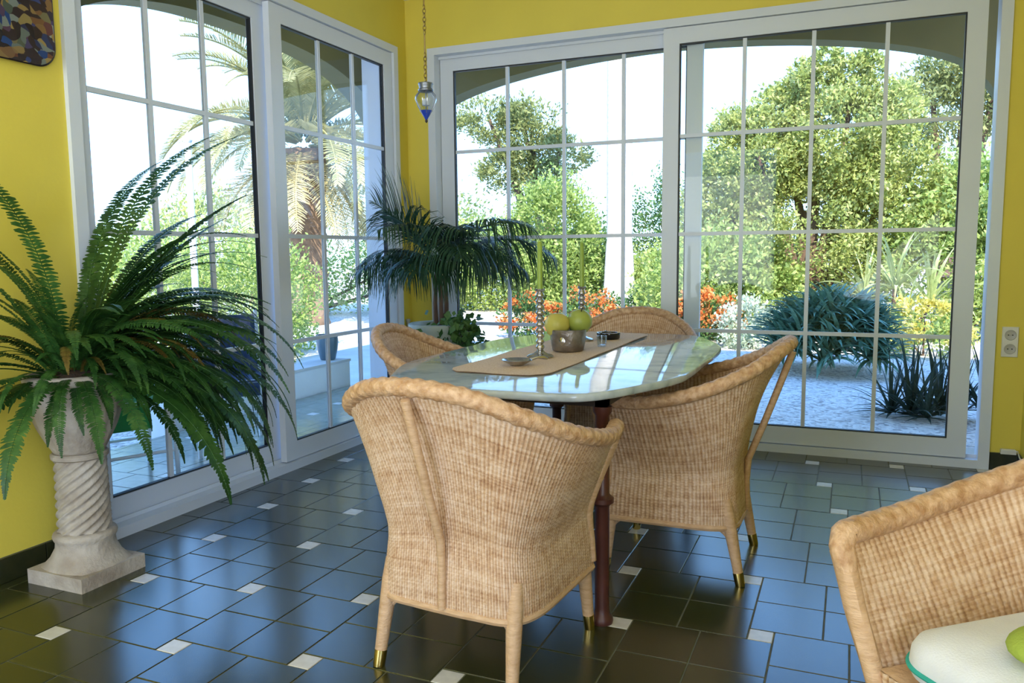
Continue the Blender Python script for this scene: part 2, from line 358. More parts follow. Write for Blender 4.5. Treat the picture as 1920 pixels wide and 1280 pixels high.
# windows: back (along x) and left (along y)
BX0, BX1, LY0, LY1, WZ = 0.168, 3.461, -0.136, -2.562, 2.483
wl = MB().box((-WT, RY - WT, -0.1), (0, LY1, CH + .3)).box((-WT, LY1, WZ), (0, LY0, CH + .3)).box((-WT, LY0, -0.1), (0, WT, CH + .3))
tag(ob('wall_left', wl, 'yellow'), 'yellow painted wall around the sliding glass door behind the fern', 'wall', kind='structure')
wb = MB().box((0, 0, -0.1), (BX0, WT, CH + .3)).box((BX0, 0, WZ), (BX1, WT, CH + .3)).box((BX1, 0, -0.1), (RX + WT, WT, CH + .3))
tag(ob('wall_back', wb, 'yellow'), 'yellow painted wall around the wide garden window', 'wall', kind='structure')
tag(ob('wall_right', MB().box((RX, -4.75, -0.1), (RX + WT, 0, CH + .3)).box((RX, RY - WT, -0.1), (RX + WT, -6.75, CH + .3)).box((RX, -6.75, -0.1), (RX + WT, -4.75, .15)).box((RX, -6.75, 2.57), (RX + WT, -4.75, CH + .3)), 'yellow'), 'yellow side wall next to the power socket', 'wall', kind='structure')  # opening behind the camera is added to hold the side fill lamp
wr = MB().box((0, RY - WT, -0.1), (.15, RY, CH)).box((1.75, RY - WT, -0.1), (RX, RY, CH)).box((.15, RY - WT, -0.1), (1.75, RY, .1)).box((.15, RY - WT, 2.62), (1.75, RY, CH))
tag(ob('wall_rear', wr, 'yellow'), 'yellow wall opposite the garden with a wide assumed opening for the rear fill lamp', 'wall', kind='structure')  # unseen wall; its unglazed opening is assumed, added to hold the rear fill lamp
tag(ob('ceiling', MB().box((0, RY, CH), (RX, 0, CH + .08)), 'white_paint'), 'plain white ceiling above the sunroom', 'ceiling', kind='structure')

# ---- floor: grout bed and every tile that shows
L, S_IN = 0.42, 0.0730; FOX, FOY = 0.51865, -3.14639
floor = tag(ob('floor', MB().box((0, RY, -0.12), (RX, 0, -0.0022)), 'grout'), 'glossy dark green tiled floor with small white insets', 'floor', kind='structure')
def chamfer_box(x0, y0, x1, y1, z0, z1, c=0.0016):
    V = [(x0, y0, z0), (x1, y0, z0), (x1, y1, z0), (x0, y1, z0), (x0, y0, z1 - c), (x1, y0, z1 - c), (x1, y1, z1 - c), (x0, y1, z1 - c),
         (x0 + c, y0 + c, z1), (x1 - c, y0 + c, z1), (x1 - c, y1 - c, z1), (x0 + c, y1 - c, z1)]
    F = [(0, 1, 5, 4), (1, 2, 6, 5), (2, 3, 7, 6), (3, 0, 4, 7), (4, 5, 9, 8), (5, 6, 10, 9), (6, 7, 11, 10), (7, 4, 8, 11), (8, 9, 10, 11)]
    return V, F
g = 0.0018; TS = L / 2 - 2 * g; IS = S_IN - 2 * g
tile_me = mesh_of('tile', MB().add(*chamfer_box(-TS / 2, -TS / 2, TS / 2, TS / 2, -.008, 0))); tile_me.materials.append(MT['tile'])
inset_me = mesh_of('inset_tile', MB().add(*chamfer_box(-IS / 2, -IS / 2, IS / 2, IS / 2, -.008, 0))); inset_me.materials.append(MT['inset'])
def lattice(x0, x1, y0, y1):
    out = []
    for i in range(-20, 24):
        for j in range(-24, 24):
            px, py = FOX + i * L - j * S_IN, FOY + j * L + i * S_IN
            out.append(('inset_tile', px - S_IN / 2 + g, py - S_IN / 2 + g, px + S_IN / 2 - g, py + S_IN / 2 - g))
            bx, by = px - S_IN / 2, py + S_IN / 2
            for a in (0, 1):
                for b in (0, 1):
                    out.append(('tile', bx + a * L / 2 + g, by + b * L / 2 + g, bx + (a + 1) * L / 2 - g, by + (b + 1) * L / 2 - g))
    res = []
    for k, a, b, c, d in out:
        A, B, C, D = max(a, x0), max(b, y0), min(c, x1), min(d, y1)
        if C - A > 0.012 and D - B > 0.012: res.append((k, A, B, C, D, abs((C - A) - (c - a)) < 1e-6 and abs((D - B) - (d - b)) < 1e-6))
    return res
seen = []; rest = []
for t in lattice(0.002, RX - .002, RY + .002, -0.002):
    k, a, b, c, d, full = t; ok = False; pts = []
    for q in ((a, b), (c, b), (c, d), (a, d)):
        px, py, z = project((*q, 0))
        pts.append((px, py))
        if z > 0.1 and -10 < px < 1930 and py < 1300: ok = True
    if ok:
        area = abs(sum(pts[i][0] * pts[(i + 1) % 4][1] - pts[(i + 1) % 4][0] * pts[i][1] for i in range(4))) / 2
        seen.append((area, t))
    else: rest.append(t)
seen.sort(key=lambda q: -q[0])
big = [t for a, t in seen if t[0] == 'tile']; ins_ = [t for a, t in seen if t[0] == 'inset_tile']
rest += big[300:]
def put_tile(t, parent):
    k, a, b, c, d, full = t
    if full: o = ob(k, tile_me if k == 'tile' else inset_me, None, parent); o.location = ((a + c) / 2, (b + d) / 2, random.uniform(-.0003, .0002))
    else:
        me = mesh_of(k, MB().add(*chamfer_box(a - (a + c) / 2, b - (b + d) / 2, c - (a + c) / 2, d - (b + d) / 2, -.008, 0)))
        o = ob(k, me, 'tile' if k == 'tile' else 'inset', parent); o.location = ((a + c) / 2, (b + d) / 2, 0)
    if full and k == 'tile': o.rotation_euler = (random.gauss(0, .0009), random.gauss(0, .0009), 0)
for t in big[:300] + ins_: put_tile(t, floor)
mbt, mbi = MB(), MB()
for k, a, b, c, d, full in rest: (mbt if k == 'tile' else mbi).add(*chamfer_box(a, b, c, d, -.008, 0))
ob('distant_tiles', mbt, 'tile', floor)['kind'] = 'stuff'
if mbi.v: ob('distant_insets', mbi, 'inset', floor)['kind'] = 'stuff'

# ---- skirting tiles
bl = tag(ob('baseboard_left', MB().box((0, -4.7, 0), (.006, LY1 - .01, .092)), 'grout'), 'row of dark green skirting tiles under the yellow wall by the pedestal', 'baseboard', kind='structure')
for k in range(10):
    y1 = LY1 - .012 - k * .209
    ob('tile', MB().add(*[[(z, y, x) for x, y, z in v] if i == 0 else v for i, v in enumerate(chamfer_box(.001, y1 - .206, .091, y1, .004, .014))]), 'skirt', bl)
br = tag(ob('baseboard_back', MB().box((BX1 + .002, -.006, 0), (RX, 0, .092)).box((RX - .006, -4.7, 0), (RX, -.01, .092)), 'grout'), 'dark green skirting tiles in the corner below the power socket', 'baseboard', kind='structure')
ob('tile', MB().box((BX1 + .004, -.014, .001), (RX - .014, -.005, .091)), 'skirt', br)
for k in range(12):
    ob('tile', MB().box((RX - .014, -.016 - k * .209 - .206, .001), (RX - .005, -.016 - k * .209, .091)), 'skirt', br)

# ---- sliding windows.  local coords: s along the wall, d outward from the room, z up
def window(name, label, mp, width, sashes, FD):
    """sashes: list of (s0,s1 outer, track depth, columns); FD: how deep the outer frame reaches"""
    w = thing(name, label, 'window', kind='structure')
    def P(nm, mb, mat, par): return ob(nm, mb.map(mp), mat, par)
    fw = 0.052
    P('frame', MB().box((0, -.02, 0), (fw, FD, WZ)).box((width - fw, -.02, 0), (width, FD, WZ)).box((fw, -.02, WZ - .045), (width - fw, FD, WZ)).box((fw, -.02, 0), (width - fw, FD, .045)), 'frame', w)
    P('track', MB().box((fw, .043, .045), (width - fw, .050, .062)).box((fw, .043, WZ - .062), (width - fw, .050, WZ - .045)), 'frame', w)
    for (s0, s1, d, nc) in sashes:
        st = 0.092; z0, z1 = .05, WZ - .048; gz0, gz1 = .148, 2.345; h = .019
        sa = P('sash', MB().box((s0, d - h, z0), (s0 + st, d + h, z1)).box((s1 - st, d - h, z0), (s1, d + h, z1)).box((s0 + st, d - h, z0), (s1 - st, d + h, gz0)).box((s0 + st, d - h, gz1), (s1 - st, d + h, z1)), 'frame', w)
        a, b = s0 + st, s1 - st
        gk = .007
        P('gasket', MB().box((a, d - .012, gz0), (a + gk, d + .012, gz1)).box((b - gk, d - .012, gz0), (b, d + .012, gz1)).box((a + gk, d - .012, gz0), (b - gk, d + .012, gz0 + gk)).box((a + gk, d - .012, gz1 - gk), (b - gk, d + .012, gz1)), 'gasket', sa)
        cx = [a + (b - a) * i / nc for i in range(nc + 1)]; cz = [gz0, .690, 1.258, 1.824, gz1]
        bw = .0105
        for i in range(1, nc): P('glazing_bar', MB().box((cx[i] - bw, d - .009, gz0 + gk), (cx[i] + bw, d + .009, gz1 - gk)), 'frame', sa)
        for z in cz[1:4]: P('glazing_bar', MB().box((a + gk, d - .0085, z - bw), (b - gk, d + .0085, z + bw)), 'frame', sa)
        for i in range(nc):
            for k in range(4):
                x0 = cx[i] + (gk if i == 0 else bw); x1 = cx[i + 1] - (gk if i == nc - 1 else bw)
                y0 = cz[k] + (gk if k == 0 else bw); y1 = cz[k + 1] - (gk if k == 3 else bw)
                P('pane', MB().box((x0, d - .003, y0), (x1, d + .003, y1)), 'glass', sa)
    return w
window('window_2', 'wide white sliding glass window facing the gravel garden', lambda s, d, z: (BX0 + s, d, z), BX1 - BX0,
       [(.055, 1.765, .078, 4), (1.548, 3.186, .016, 4)], .105)
window('window_1', 'white sliding glass door behind the fern facing the palm tree', lambda s, d, z: (-d, LY0 - s, z), LY0 - LY1,
       [(.055, 1.235, .016, 3), (1.20, 2.372, .078, 3)], WT + .004)

# ---- porch, roof, terrace
def arch_wall(name, label, mp, c, a, zs, h, e1, e2, s0, s1, z1, thick, ext=()):
    """wall with a flat arch; s along, d depth"""
    mb = MB(); n = 48; top = []
    for i in range(n + 1):
        x = c - a + 2 * a * i / n; q = abs((x - c) / a); top.append((x, zs + h * (max(0, 1 - q ** e1)) ** (1 / e2)))
    top += list(ext)
    for d0, d1 in ((0, thick),):
        mb.box((s0, d0, -.2), (c - a, d1, z1)); mb.box((top[-1][0], d0, -.2), (s1, d1, z1))
        for (xa, za), (xb, zb) in zip(top[:-1], top[1:]):
            mb.add([(xa, d0, za), (xb, d0, zb), (xb, d1, zb), (xa, d1, za), (xa, d0, z1), (xb, d0, z1), (xb, d1, z1), (xa, d1, z1)],
                   [(0, 3, 2, 1), (4, 5, 6, 7), (0, 1, 5, 4), (2, 3, 7, 6)])
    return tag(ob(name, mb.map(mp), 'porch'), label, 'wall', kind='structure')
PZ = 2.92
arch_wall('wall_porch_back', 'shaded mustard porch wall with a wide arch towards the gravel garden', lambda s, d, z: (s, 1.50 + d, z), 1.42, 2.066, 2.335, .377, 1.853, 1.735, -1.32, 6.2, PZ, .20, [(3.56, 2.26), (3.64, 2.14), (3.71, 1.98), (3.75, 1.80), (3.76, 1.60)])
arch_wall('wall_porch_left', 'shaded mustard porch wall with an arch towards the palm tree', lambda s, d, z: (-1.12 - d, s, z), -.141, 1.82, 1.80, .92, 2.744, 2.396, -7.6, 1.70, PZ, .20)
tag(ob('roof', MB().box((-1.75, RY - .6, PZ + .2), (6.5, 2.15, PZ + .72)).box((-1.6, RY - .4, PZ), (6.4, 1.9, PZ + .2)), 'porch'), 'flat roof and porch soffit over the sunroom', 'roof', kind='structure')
terr = tag(ob('terrace_floor', MB().box((-1.40, -7.6, -.14), (-.11, 1.72, -.0222)), 'grout'), 'green tiled terrace outside the sliding door', 'terrace', kind='structure')
mbt, mbi = MB(), MB()
for k, a, b, c, d, full in lattice(-1.39, -.13, -5.0, 1.49): (mbt if k == 'tile' else mbi).add(*chamfer_box(a, b, c, d, -.03, -.02))
MT['tile_out'] = M('green_terrace_tile', (0.30, 0.33, 0.28), (0.22, 0.25, 0.20), 18, 0.2)  # indoor green tile with the sky's sheen put into a lighter base colour
ob('terrace_tiles', mbt, 'tile_out', terr)['kind'] = 'stuff'; ob('terrace_insets', mbi, 'inset', terr)['kind'] = 'stuff'
tag(ob('ground', MB().box((-60, -20, -.4), (60, 90, -.12)), 'gravel'), 'pale gravel ground of the garden', 'ground', kind='structure')
tag(ob('trim_1', MB().box((.0, WT - .08, -.1), (3.7, .42, .012)), 'concrete'), 'pale concrete threshold outside the garden window', 'threshold', kind='structure')
pth = [(-1.9, 1.2), (-2.2, 2.6), (-3.1, 3.9), (-4.6, 5.6), (-6.4, 7.6)]
pl = crom([(x, y, 0) for x, y in pth], 6); mb = MB(); w = .75
for i in range(len(pl) - 1):
    d0 = pl[min(i + 1, len(pl) - 1)] - pl[max(i - 1, 0)]; d1 = pl[min(i + 2, len(pl) - 1)] - pl[i]
    n0 = np.array([-d0[1], d0[0]]) / hypot(d0[0], d0[1]) * w; n1 = np.array([-d1[1], d1[0]]) / hypot(d1[0], d1[1]) * w
    mb.add([(*(pl[i][:2] - n0), -.12), (*(pl[i][:2] + n0), -.12), (*(pl[i + 1][:2] + n1), -.12), (*(pl[i + 1][:2] - n1), -.12),
            (*(pl[i][:2] - n0), -.09), (*(pl[i][:2] + n0), -.09), (*(pl[i + 1][:2] + n1), -.09), (*(pl[i + 1][:2] - n1), -.09)], [(4, 7, 6, 5), (0, 1, 5, 4), (1, 2, 6, 5), (3, 7, 6, 2), (0, 4, 7, 3)])
tag(ob('path', mb, 'concrete'), 'sunlit pale concrete path beyond the terrace planter', 'path', kind='structure')

# ================================================================== WICKER CHAIRS
HR = [(.315, .25, .640), (.352, .08, .645), (.345, -.10, .685), (.272, -.25, .748), (.145, -.34, .808), (0, -.367, .826)]
HB = [(.232, .232, 0), (.232, .05, 0), (.228, -.12, 0), (.185, -.200, 0), (.09, -.212, 0), (0, -.214, 0)]
RIM = HR + [(-x, y, z) for x, y, z in HR[-2::-1]]; BASE = HB + [(-x, y, z) for x, y, z in HB[-2::-1]]
ZB, ZS = 0.205, 0.43
def shell_pts(ts, v, off=0.0):
    """ts array, v scalar 0..1 -> points"""
    B = crom_at(BASE, ts); R = crom_at(RIM, ts); rz = R[:, 2]
    z = ZB + (rz - ZB) * v
    q = np.clip((z - .36) / (rz - .36), 0, 1); q = (q ** (1.30 + .75 * np.exp(-((np.asarray(ts) - .5) / .20) ** 2)))[:, None]
    sk = np.clip((.36 - z) / .16, 0, 1)[:, None]
    xy = B[:, :2] * (1 + .03 * sk - .03 * np.clip(1 - abs(z - .40) / .12, 0, 1)[:, None])
    P = np.concatenate([xy * (1 - q) + R[:, :2] * q, z[:, None]], 1)
    return P
def make_chair(cushion=False):
    t = thing('wicker_armchair', 'wicker armchair', 'chair')
    nst, nrow = 122, 90; nu, nv = nst * 3, 135
    ts = np.linspace(0, 1, nu + 1)
    Pg = np.array([shell_pts(ts, v) for v in np.linspace(0, 1, nv + 1)])
    du = np.gradient(Pg, axis=1); dv = np.gradient(Pg, axis=0); Nn = np.cross(du, dv); Nn /= np.linalg.norm(Nn, axis=2)[..., None] + 1e-9
    ctr = np.array([0, .05]); sgn = np.sign(np.sum(Nn[..., :2] * (Pg[..., :2] - ctr), axis=2)); Nn *= np.where(sgn < 0, -1, 1)[..., None]
    U = ts[None, :] * nst; Vv = np.linspace(0, 1, nv + 1)[:, None] * nrow
    hgt = .0017 * np.cos(2 * pi * U) + .0013 * np.cos(pi * Vv + pi * np.floor(U + .5))
    outer = Pg + Nn * (hgt[..., None] + .006); inner = Pg - Nn * (.006 - hgt[..., None])
    V = np.concatenate([outer.reshape(-1, 3), inner.reshape(-1, 3)]); nn = (nu + 1) * (nv + 1)
    I = np.arange(nn).reshape(nv + 1, nu + 1)
    F1 = np.stack([I[:-1, :-1], I[:-1, 1:], I[1:, 1:], I[1:, :-1]], -1).reshape(-1, 4)
    edge = [np.stack([I[:-1, e], I[1:, e], I[1:, e] + nn, I[:-1, e] + nn], -1) for e in (0, nu)]
    F = np.concatenate([F1, F1[:, ::-1] + nn] + edge)
    uv = np.stack(np.broadcast_arrays(U, Vv), -1).reshape(-1, 2); uv = np.concatenate([uv, uv + 300])
    me = fast_mesh('shell', V, F, True, uv)
    ob('woven_shell', me, 'wicker', t)
    # braided rim: follows the top edge and turns down at both arm fronts
    rp_ = crom_at(RIM, np.linspace(0, 1, 300))
    f0 = shell_pts(np.array([0.0]), .0)[0]; front = [shell_pts(np.array([0.0]), v)[0] + [0, .004, 0] for v in np.linspace(.03, .955, 14)]
    hk = np.array([shell_pts(np.array([0.0]), v)[0] for v in (.86, .91, .955)]) + [0, .004, 0]
    rp_ = np.concatenate([hk, rp_[2:-2], (hk * [-1, 1, 1])[::-1]]); rr = np.full(len(rp_), .024); rr[:4] = [.019, .021, .0225, .0235]; rr[-4:] = rr[:4][::-1]
    ob('braided_rim', mesh_of('rim', MB().tube(rp_ + [0, 0, .004], rr, 18, True, lambda i, th: 1 + .10 * (abs(sin(1.5 * th + i * .42)) + abs(cos(1.5 * th - i * .42))) - .14), True, 80), 'braid', t)
    for sd in (1, -1):
        pts = np.array(front) * [sd, 1, 1]
        sob('arm_front_wrap', MB().tube(pts, np.linspace(.014, .0205, len(pts)), 10, True, lambda i, th: 1 + .05 * sin(3 * th + i)), 'cane', t)
    # skirt front, seat
    nu2, nv2 = 96, 24; X = np.linspace(-.228, .228, nu2 + 1)[None, :]; Z = np.linspace(ZB, ZS, nv2 + 1)[:, None]
    U2 = (X + .3) / .0135; V2 = Z / .0055
    hg = .0016 * np.cos(2 * pi * U2) + .001 * np.cos(pi * V2 + pi * np.floor(U2))
    Vf = np.stack(np.broadcast_arrays(X, .232 + hg, Z), -1).reshape(-1, 3); I = np.arange(len(Vf)).reshape(nv2 + 1, nu2 + 1)
    F2 = np.stack([I[:-1, :-1], I[:-1, 1:], I[1:, 1:], I[1:, :-1]], -1).reshape(-1, 4)
    ob('front_apron', fast_mesh('front_apron', np.concatenate([Vf, Vf - [0, .012, 0]]), np.concatenate([F2, F2[:, ::-1] + len(Vf)]), True, np.concatenate([np.stack(np.broadcast_arrays(U2, V2), -1).reshape(-1, 2)] * 2)), 'wicker', t)
    sv = [(x * .985, y * .985) for x, y, z in crom_at(BASE, np.linspace(0, 1, 40))]
    ob('seat', MB().prism(sv, ZS - .022, ZS), 'cane', t)
    # binding along the lower edge
    bp_ = [tuple(shell_pts(np.array([q]), 0.0)[0] + [0, 0, -.004]) for q in np.linspace(0, 1, 60)]
    sob('lower_binding', MB().tube(bp_ + [bp_[0]], .0125, 8, False), 'cane', t)
    # legs with brass shoes and corner brackets
    for (tx, ty, fx, fy) in ((.214, .214, .232, .240), (-.214, .214, -.232, .240), (.196, -.178, .212, -.238), (-.196, -.178, -.212, -.238)):
        A = np.array([tx, ty, .30]); B = np.array([fx, fy, .0]); lg = [A + (B - A) * k for k in (0, .2, .45, .7, .86)]
        lo = sob('leg', MB().tube(lg, [.021, .0235, .0215, .0185, .017], 12), 'cane', t)
        sob('foot_cap', MB().tube([A + (B - A) * k for k in (.845, .87, .97, 1.0)], [.0180, .0185, .0175, .0165], 14), 'brass', lo)
        for ax in (0, 1):
            q = np.array([tx, ty, .0]); st = A + (B - A) * .52; en = q.copy(); en[ax] -= np.sign(q[ax]) * .085; en[2] = .207
            mid = (st + en) / 2; mid[2] += .012; mid[ax] += np.sign(q[ax]) * .018
            sob('corner_bracket', MB().tube(crom([st, mid, en], 5), .0095, 8), 'cane', lo)
    # stick from the back of the rim to the seat, carried on down the skirt as a wrapped rib
    zz = [.800, .66, .53, .43, .40]; yy = [-.376, -.328, -.282, -.244, -.232]
    sob('back_brace', MB().tube([(0, y, z) for y, z in zip(yy, zz)] + [(0, -.228, .32), (0, -.232, .21)], [.0125] * 5 + [.011, .011], 10), 'cane', t)
    return t
chair = make_chair()
def set_chair(o, c, heading, label):
    o.location = (c[0], c[1], 0); o.rotation_euler = (0, 0, radians(heading - 90)); o['label'] = label; o['group'] = 'wicker armchairs in the sunroom'
set_chair(chair, (1.80, -2.725), 85, 'wicker armchair seen from behind at the near end of the marble table')
for c, hd, lb in [((2.205, -1.80), 180, 'wicker armchair pushed up to the long side of the table nearest the brown table leg'),
                  ((1.685, -.74), 270, 'wicker armchair at the far end of the marble table, in front of the garden window'),
                  ((1.235, -1.70), 10, 'wicker armchair on the far long side of the table beside the potted palm'),
                  ((3.15, -3.34), 220, 'wicker armchair with a white seat cushion, cut off by the frame')]:
    set_chair(copy_tree(chair), c, hd, lb)
# cushion on the last chair
cu = thing('seat_cushion', 'white cotton seat cushion with teal piping on the nearest wicker armchair', 'cushion', (3.15, -3.34, ZS + .008), radians(220 - 90))
def rrect(w, h, r, n=10):
    out = []
    for cx, cy, a0 in ((w - r, h - r, 0), (-w + r, h - r, pi / 2), (-w + r, -h + r, pi), (w - r, -h + r, 3 * pi / 2)):
        out += [(cx + r * cos(a0 + pi / 2 * k / n), cy + r * sin(a0 + pi / 2 * k / n)) for k in range(n + 1)]
    return out
poly = [(x, y + .022) for x, y in rrect(.208, .205, .07)]
mb = MB(); rings = [(.93, .0), (.985, .010), (1.0, .030), (.99, .052), (.96, .066), (.84, .080), (.5, .089), (.05, .091)]
n = len(poly); V = []
for s, z in rings: V += [(x * s, y * s, z) for x, y in poly]
F = [tuple(range(n - 1, -1, -1)), tuple(range((len(rings) - 1) * n, len(rings) * n))] + [(i * n + k, i * n + (k + 1) % n, (i + 1) * n + (k + 1) % n, (i + 1) * n + k) for i in range(len(rings) - 1) for k in range(n)]
mb.add(V, F); sob('pad', mb, 'cushion', cu, 60)
for z in (.026,): sob('piping', MB().tube([(x * 1.003, y * 1.003, z) for x, y in poly] + [(poly[0][0] * 1.003, poly[0][1] * 1.003, z)], .0045, 8, False), 'piping', cu)
lm = MB().blob((0, 0, .03), (.085, .060, .03), 24, 14)
tag(sob('scatter_pillow', lm, 'lime', None, 80), 'small lime green pillow lying on the white seat cushion', 'pillow')
bpy.data.objects['scatter_pillow'].location = (3.075, -3.395, ZS + .094); bpy.data.objects['scatter_pillow'].rotation_euler = (0, 0, .5)

# ================================================================== TABLE AND WHAT STANDS ON IT
TC = (1.745, -1.735); TZ = .75
tb = thing('marble_table', 'pale marble topped dining table on brown iron legs', 'table', (TC[0], TC[1], 0))
q = [(.525, 0), (.525, .32), (.505, .48), (.43, .68), (.345, .84), (.24, .895), (0, .905)]
hp = crom([(x, y, 0) for x, y in q], 5)[:, :2]
outl = [tuple(p) for p in hp] + [(-x, y) for x, y in hp[-2::-1]] + [(-x, -y) for x, y in hp[1:]] + [(x, -y) for x, y in hp[-2:0:-1]]
V = []; rings = [(.985, -.026), (.996, -.024), (1.0, -.019), (1.0, -.006), (.996, -.001), (.990, 0)]
for s, z in rings: V += [(x * s, y * s, TZ + z) for x, y in outl]
n = len(outl); F = [tuple(range(n - 1, -1, -1)), tuple(range(5 * n, 6 * n))] + [(i * n + k, i * n + (k + 1) % n, (i + 1) * n + (k + 1) % n, (i + 1) * n + k) for i in range(5) for k in range(n)]
ob('tabletop', mesh_of('tabletop', MB().add(V, F), True, 50), 'marble', tb)
uf = MB(); X, Y = .33, .715
for a, b in (((-X, -Y), (X, -Y)), ((-X, Y), (X, Y)), ((-X, -Y), (-X, Y)), ((X, -Y), (X, Y))):
    uf.box((min(a[0], b[0]) - .018, min(a[1], b[1]) - .018, TZ - .062), (max(a[0], b[0]) + .018, max(a[1], b[1]) + .018, TZ - .0265))
ob('underframe', uf, 'dark', tb)
lp = [(.034, 0), (.036, .008), (.034, .02), (.025, .03), (.0225, .05), (.0225, .375), (.026, .38), (.036, .388), (.036, .402), (.026, .41), (.0225, .416), (.0225, .66), (.03, .672), (.03, .688)]
for sx_ in (-1, 1):
    for sy_ in (-1, 1): sob('leg', MB().lathe(lp, 20, (sx_ * X, sy_ * Y, 0)), 'iron', tb)
# runner
rn = MB(); nx, ny = 10, 40
rp2 = []
for j in range(ny + 1):
    for i in range(nx + 1):
        a, b = i / nx * 2 - 1, j / ny * 2 - 1
        wdt = .185 * (1 - .28 * max(0, abs(b) - .93) / .07); rp2.append((a * wdt, b * .735, .0016 + .0012 * sin(9 * b + 3 * a)))
Ff = [(j * (nx + 1) + i, j * (nx + 1) + i + 1, (j + 1) * (nx + 1) + i + 1, (j + 1) * (nx + 1) + i) for j in range(ny) for i in range(nx)]
k = len(rp2); rn.add(rp2 + [(x, y, z + .0035) for x, y, z in rp2], Ff + [tuple(i + k for i in f[::-1]) for f in Ff])
ro = tag(sob('table_runner', rn, 'runner', None, 70), 'long straw-coloured woven runner along the marble tabletop', 'table runner'); ro.location = (1.672, -1.62, TZ); ro.rotation_euler = (0, 0, radians(-.6))
RZ = TZ + .0063
def candlestick(loc, label, h, ch, cl):
    t = thing('candlestick', label, 'candlestick', (*loc, RZ))
    pr_ = [(.052, 0), (.053, .004), (.046, .009), (.030, .013), (.018, .020), (.011, .028)]
    z = .028
    while z < h - .02:
        pr_ += [(.0105, z), (.0165, z + .007), (.0175, z + .011), (.0165, z + .015)]; z += .022
    pr_ += [(.011, h - .012), (.018, h - .008), (.019, h)]
    sob('stem', MB().lathe(pr_, 20), 'silver', t, 60)
    c = thing('candle', cl, 'candle', (*loc, RZ + h - .001))
    sob('wax', MB().lathe([(.0115, 0), (.0112, ch * .5), (.0105, ch - .006), (.006, ch)], 14), 'candle', c)
    sob('wick', MB().tube([(0, 0, ch - .003), (.001, 0, ch + .006), (.003, .001, ch + .012)], .0011, 6), 'wick', c)
candlestick((1.669, -1.914), 'beaded silver candlestick between the fruit bowl and the silver dish', .262, .180, 'tall green taper candle in the candlestick nearer the silver dish')
candlestick((1.636, -1.293), 'beaded silver candlestick behind the fruit bowl beside the black ashtray', .245, .200, 'tall green taper candle in the candlestick behind the fruit bowl')
bw = thing('fruit_bowl', 'hammered pewter bowl holding two fruits on the runner', 'bowl', (1.705, -1.69, RZ))
sob('bowl_wall', MB().lathe([(.056, 0), (.064, .004), (.069, .03), (.074, .075), (.0765, .088), (.0745, .0895), (.071, .086), (.067, .04), (.060, .010), (.01, .008)], 36), 'pewter', bw, 60)
sob('crest', MB().lathe([(.012, 0), (.013, .004), (.004, .008)], 12).map(lambda x, y, z: (x, -.070 - z, .045 + y * 1.3)), 'silver', bw)
fr = thing('yellow_quince', 'yellow quince in the pewter bowl', 'fruit', (1.664, -1.706, RZ + .106)); fr.scale = (1.1,) * 3
fp = [(.002, -.047), (.018, -.045), (.036, -.032), (.0475, -.004), (.045, .018), (.034, .034), (.020, .042), (.010, .045), (.004, .042)]
sob('flesh', MB().lathe(fp, 24, mod=lambda th, z: 1 + .02 * cos(5 * th)), 'quince', fr, 80); sob('stalk', MB().tube([(0, 0, .040), (.002, 0, .052), (.006, 0, .060)], .0022, 6), 'wick', fr)
fr = thing('green_apple', 'green fruit resting on top of the pewter bowl', 'fruit', (1.748, -1.668, RZ + .119)); fr.scale = (1.08,) * 3; fr.rotation_euler = (.3, .25, 0)
sob('flesh', MB().lathe(fp, 24, mod=lambda th, z: 1 + .015 * cos(4 * th)), 'pear', fr, 80); sob('stalk', MB().tube([(0, 0, .040), (.001, .002, .052), (.003, .004, .058)], .0022, 6), 'wick', fr)
at_ = thing('ashtray', 'round black ceramic ashtray behind the fruit bowl', 'ashtray', (1.735, -1.20, RZ))
sob('dish', MB().lathe([(.046, 0), (.052, .004), (.055, .026), (.054, .030), (.048, .030), (.044, .012), (.005, .010)], 32), 'blackglass', at_, 50)
for k in range(3): sob('rest_notch', MB().tube([(.044 * cos(2.1 * k), .044 * sin(2.1 * k), .0305), (.056 * cos(2.1 * k), .056 * sin(2.1 * k), .0305)], .004, 8), 'silver', at_)
sd = thing('silver_dish', 'small shallow silver dish with a handle at the near end of the runner', 'dish', (1.672, -2.155, RZ), .6)
sob('bowl', MB().lathe([(.024, 0), (.028, .003), (.046, .013), (.056, .020), (.054, .0215), (.042, .014), (.004, .006)], 28), 'silver', sd, 60)
sob('handle', MB().tube([(.05, 0, .019), (.075, 0, .026), (.10, 0, .024), (.112, 0, .019)], [.006, .005, .007, .004], 8), 'silver', sd)
gl = thing('small_glass', 'small clear glass between the fruit bowl and the ashtray', 'glass', (1.792, -1.50, RZ))
sob('tumbler', MB().lathe([(.017, 0), (.019, .002), (.022, .045), (.0205, .045), (.018, .006), (.002, .005)], 20), 'lampglass', gl, 50)

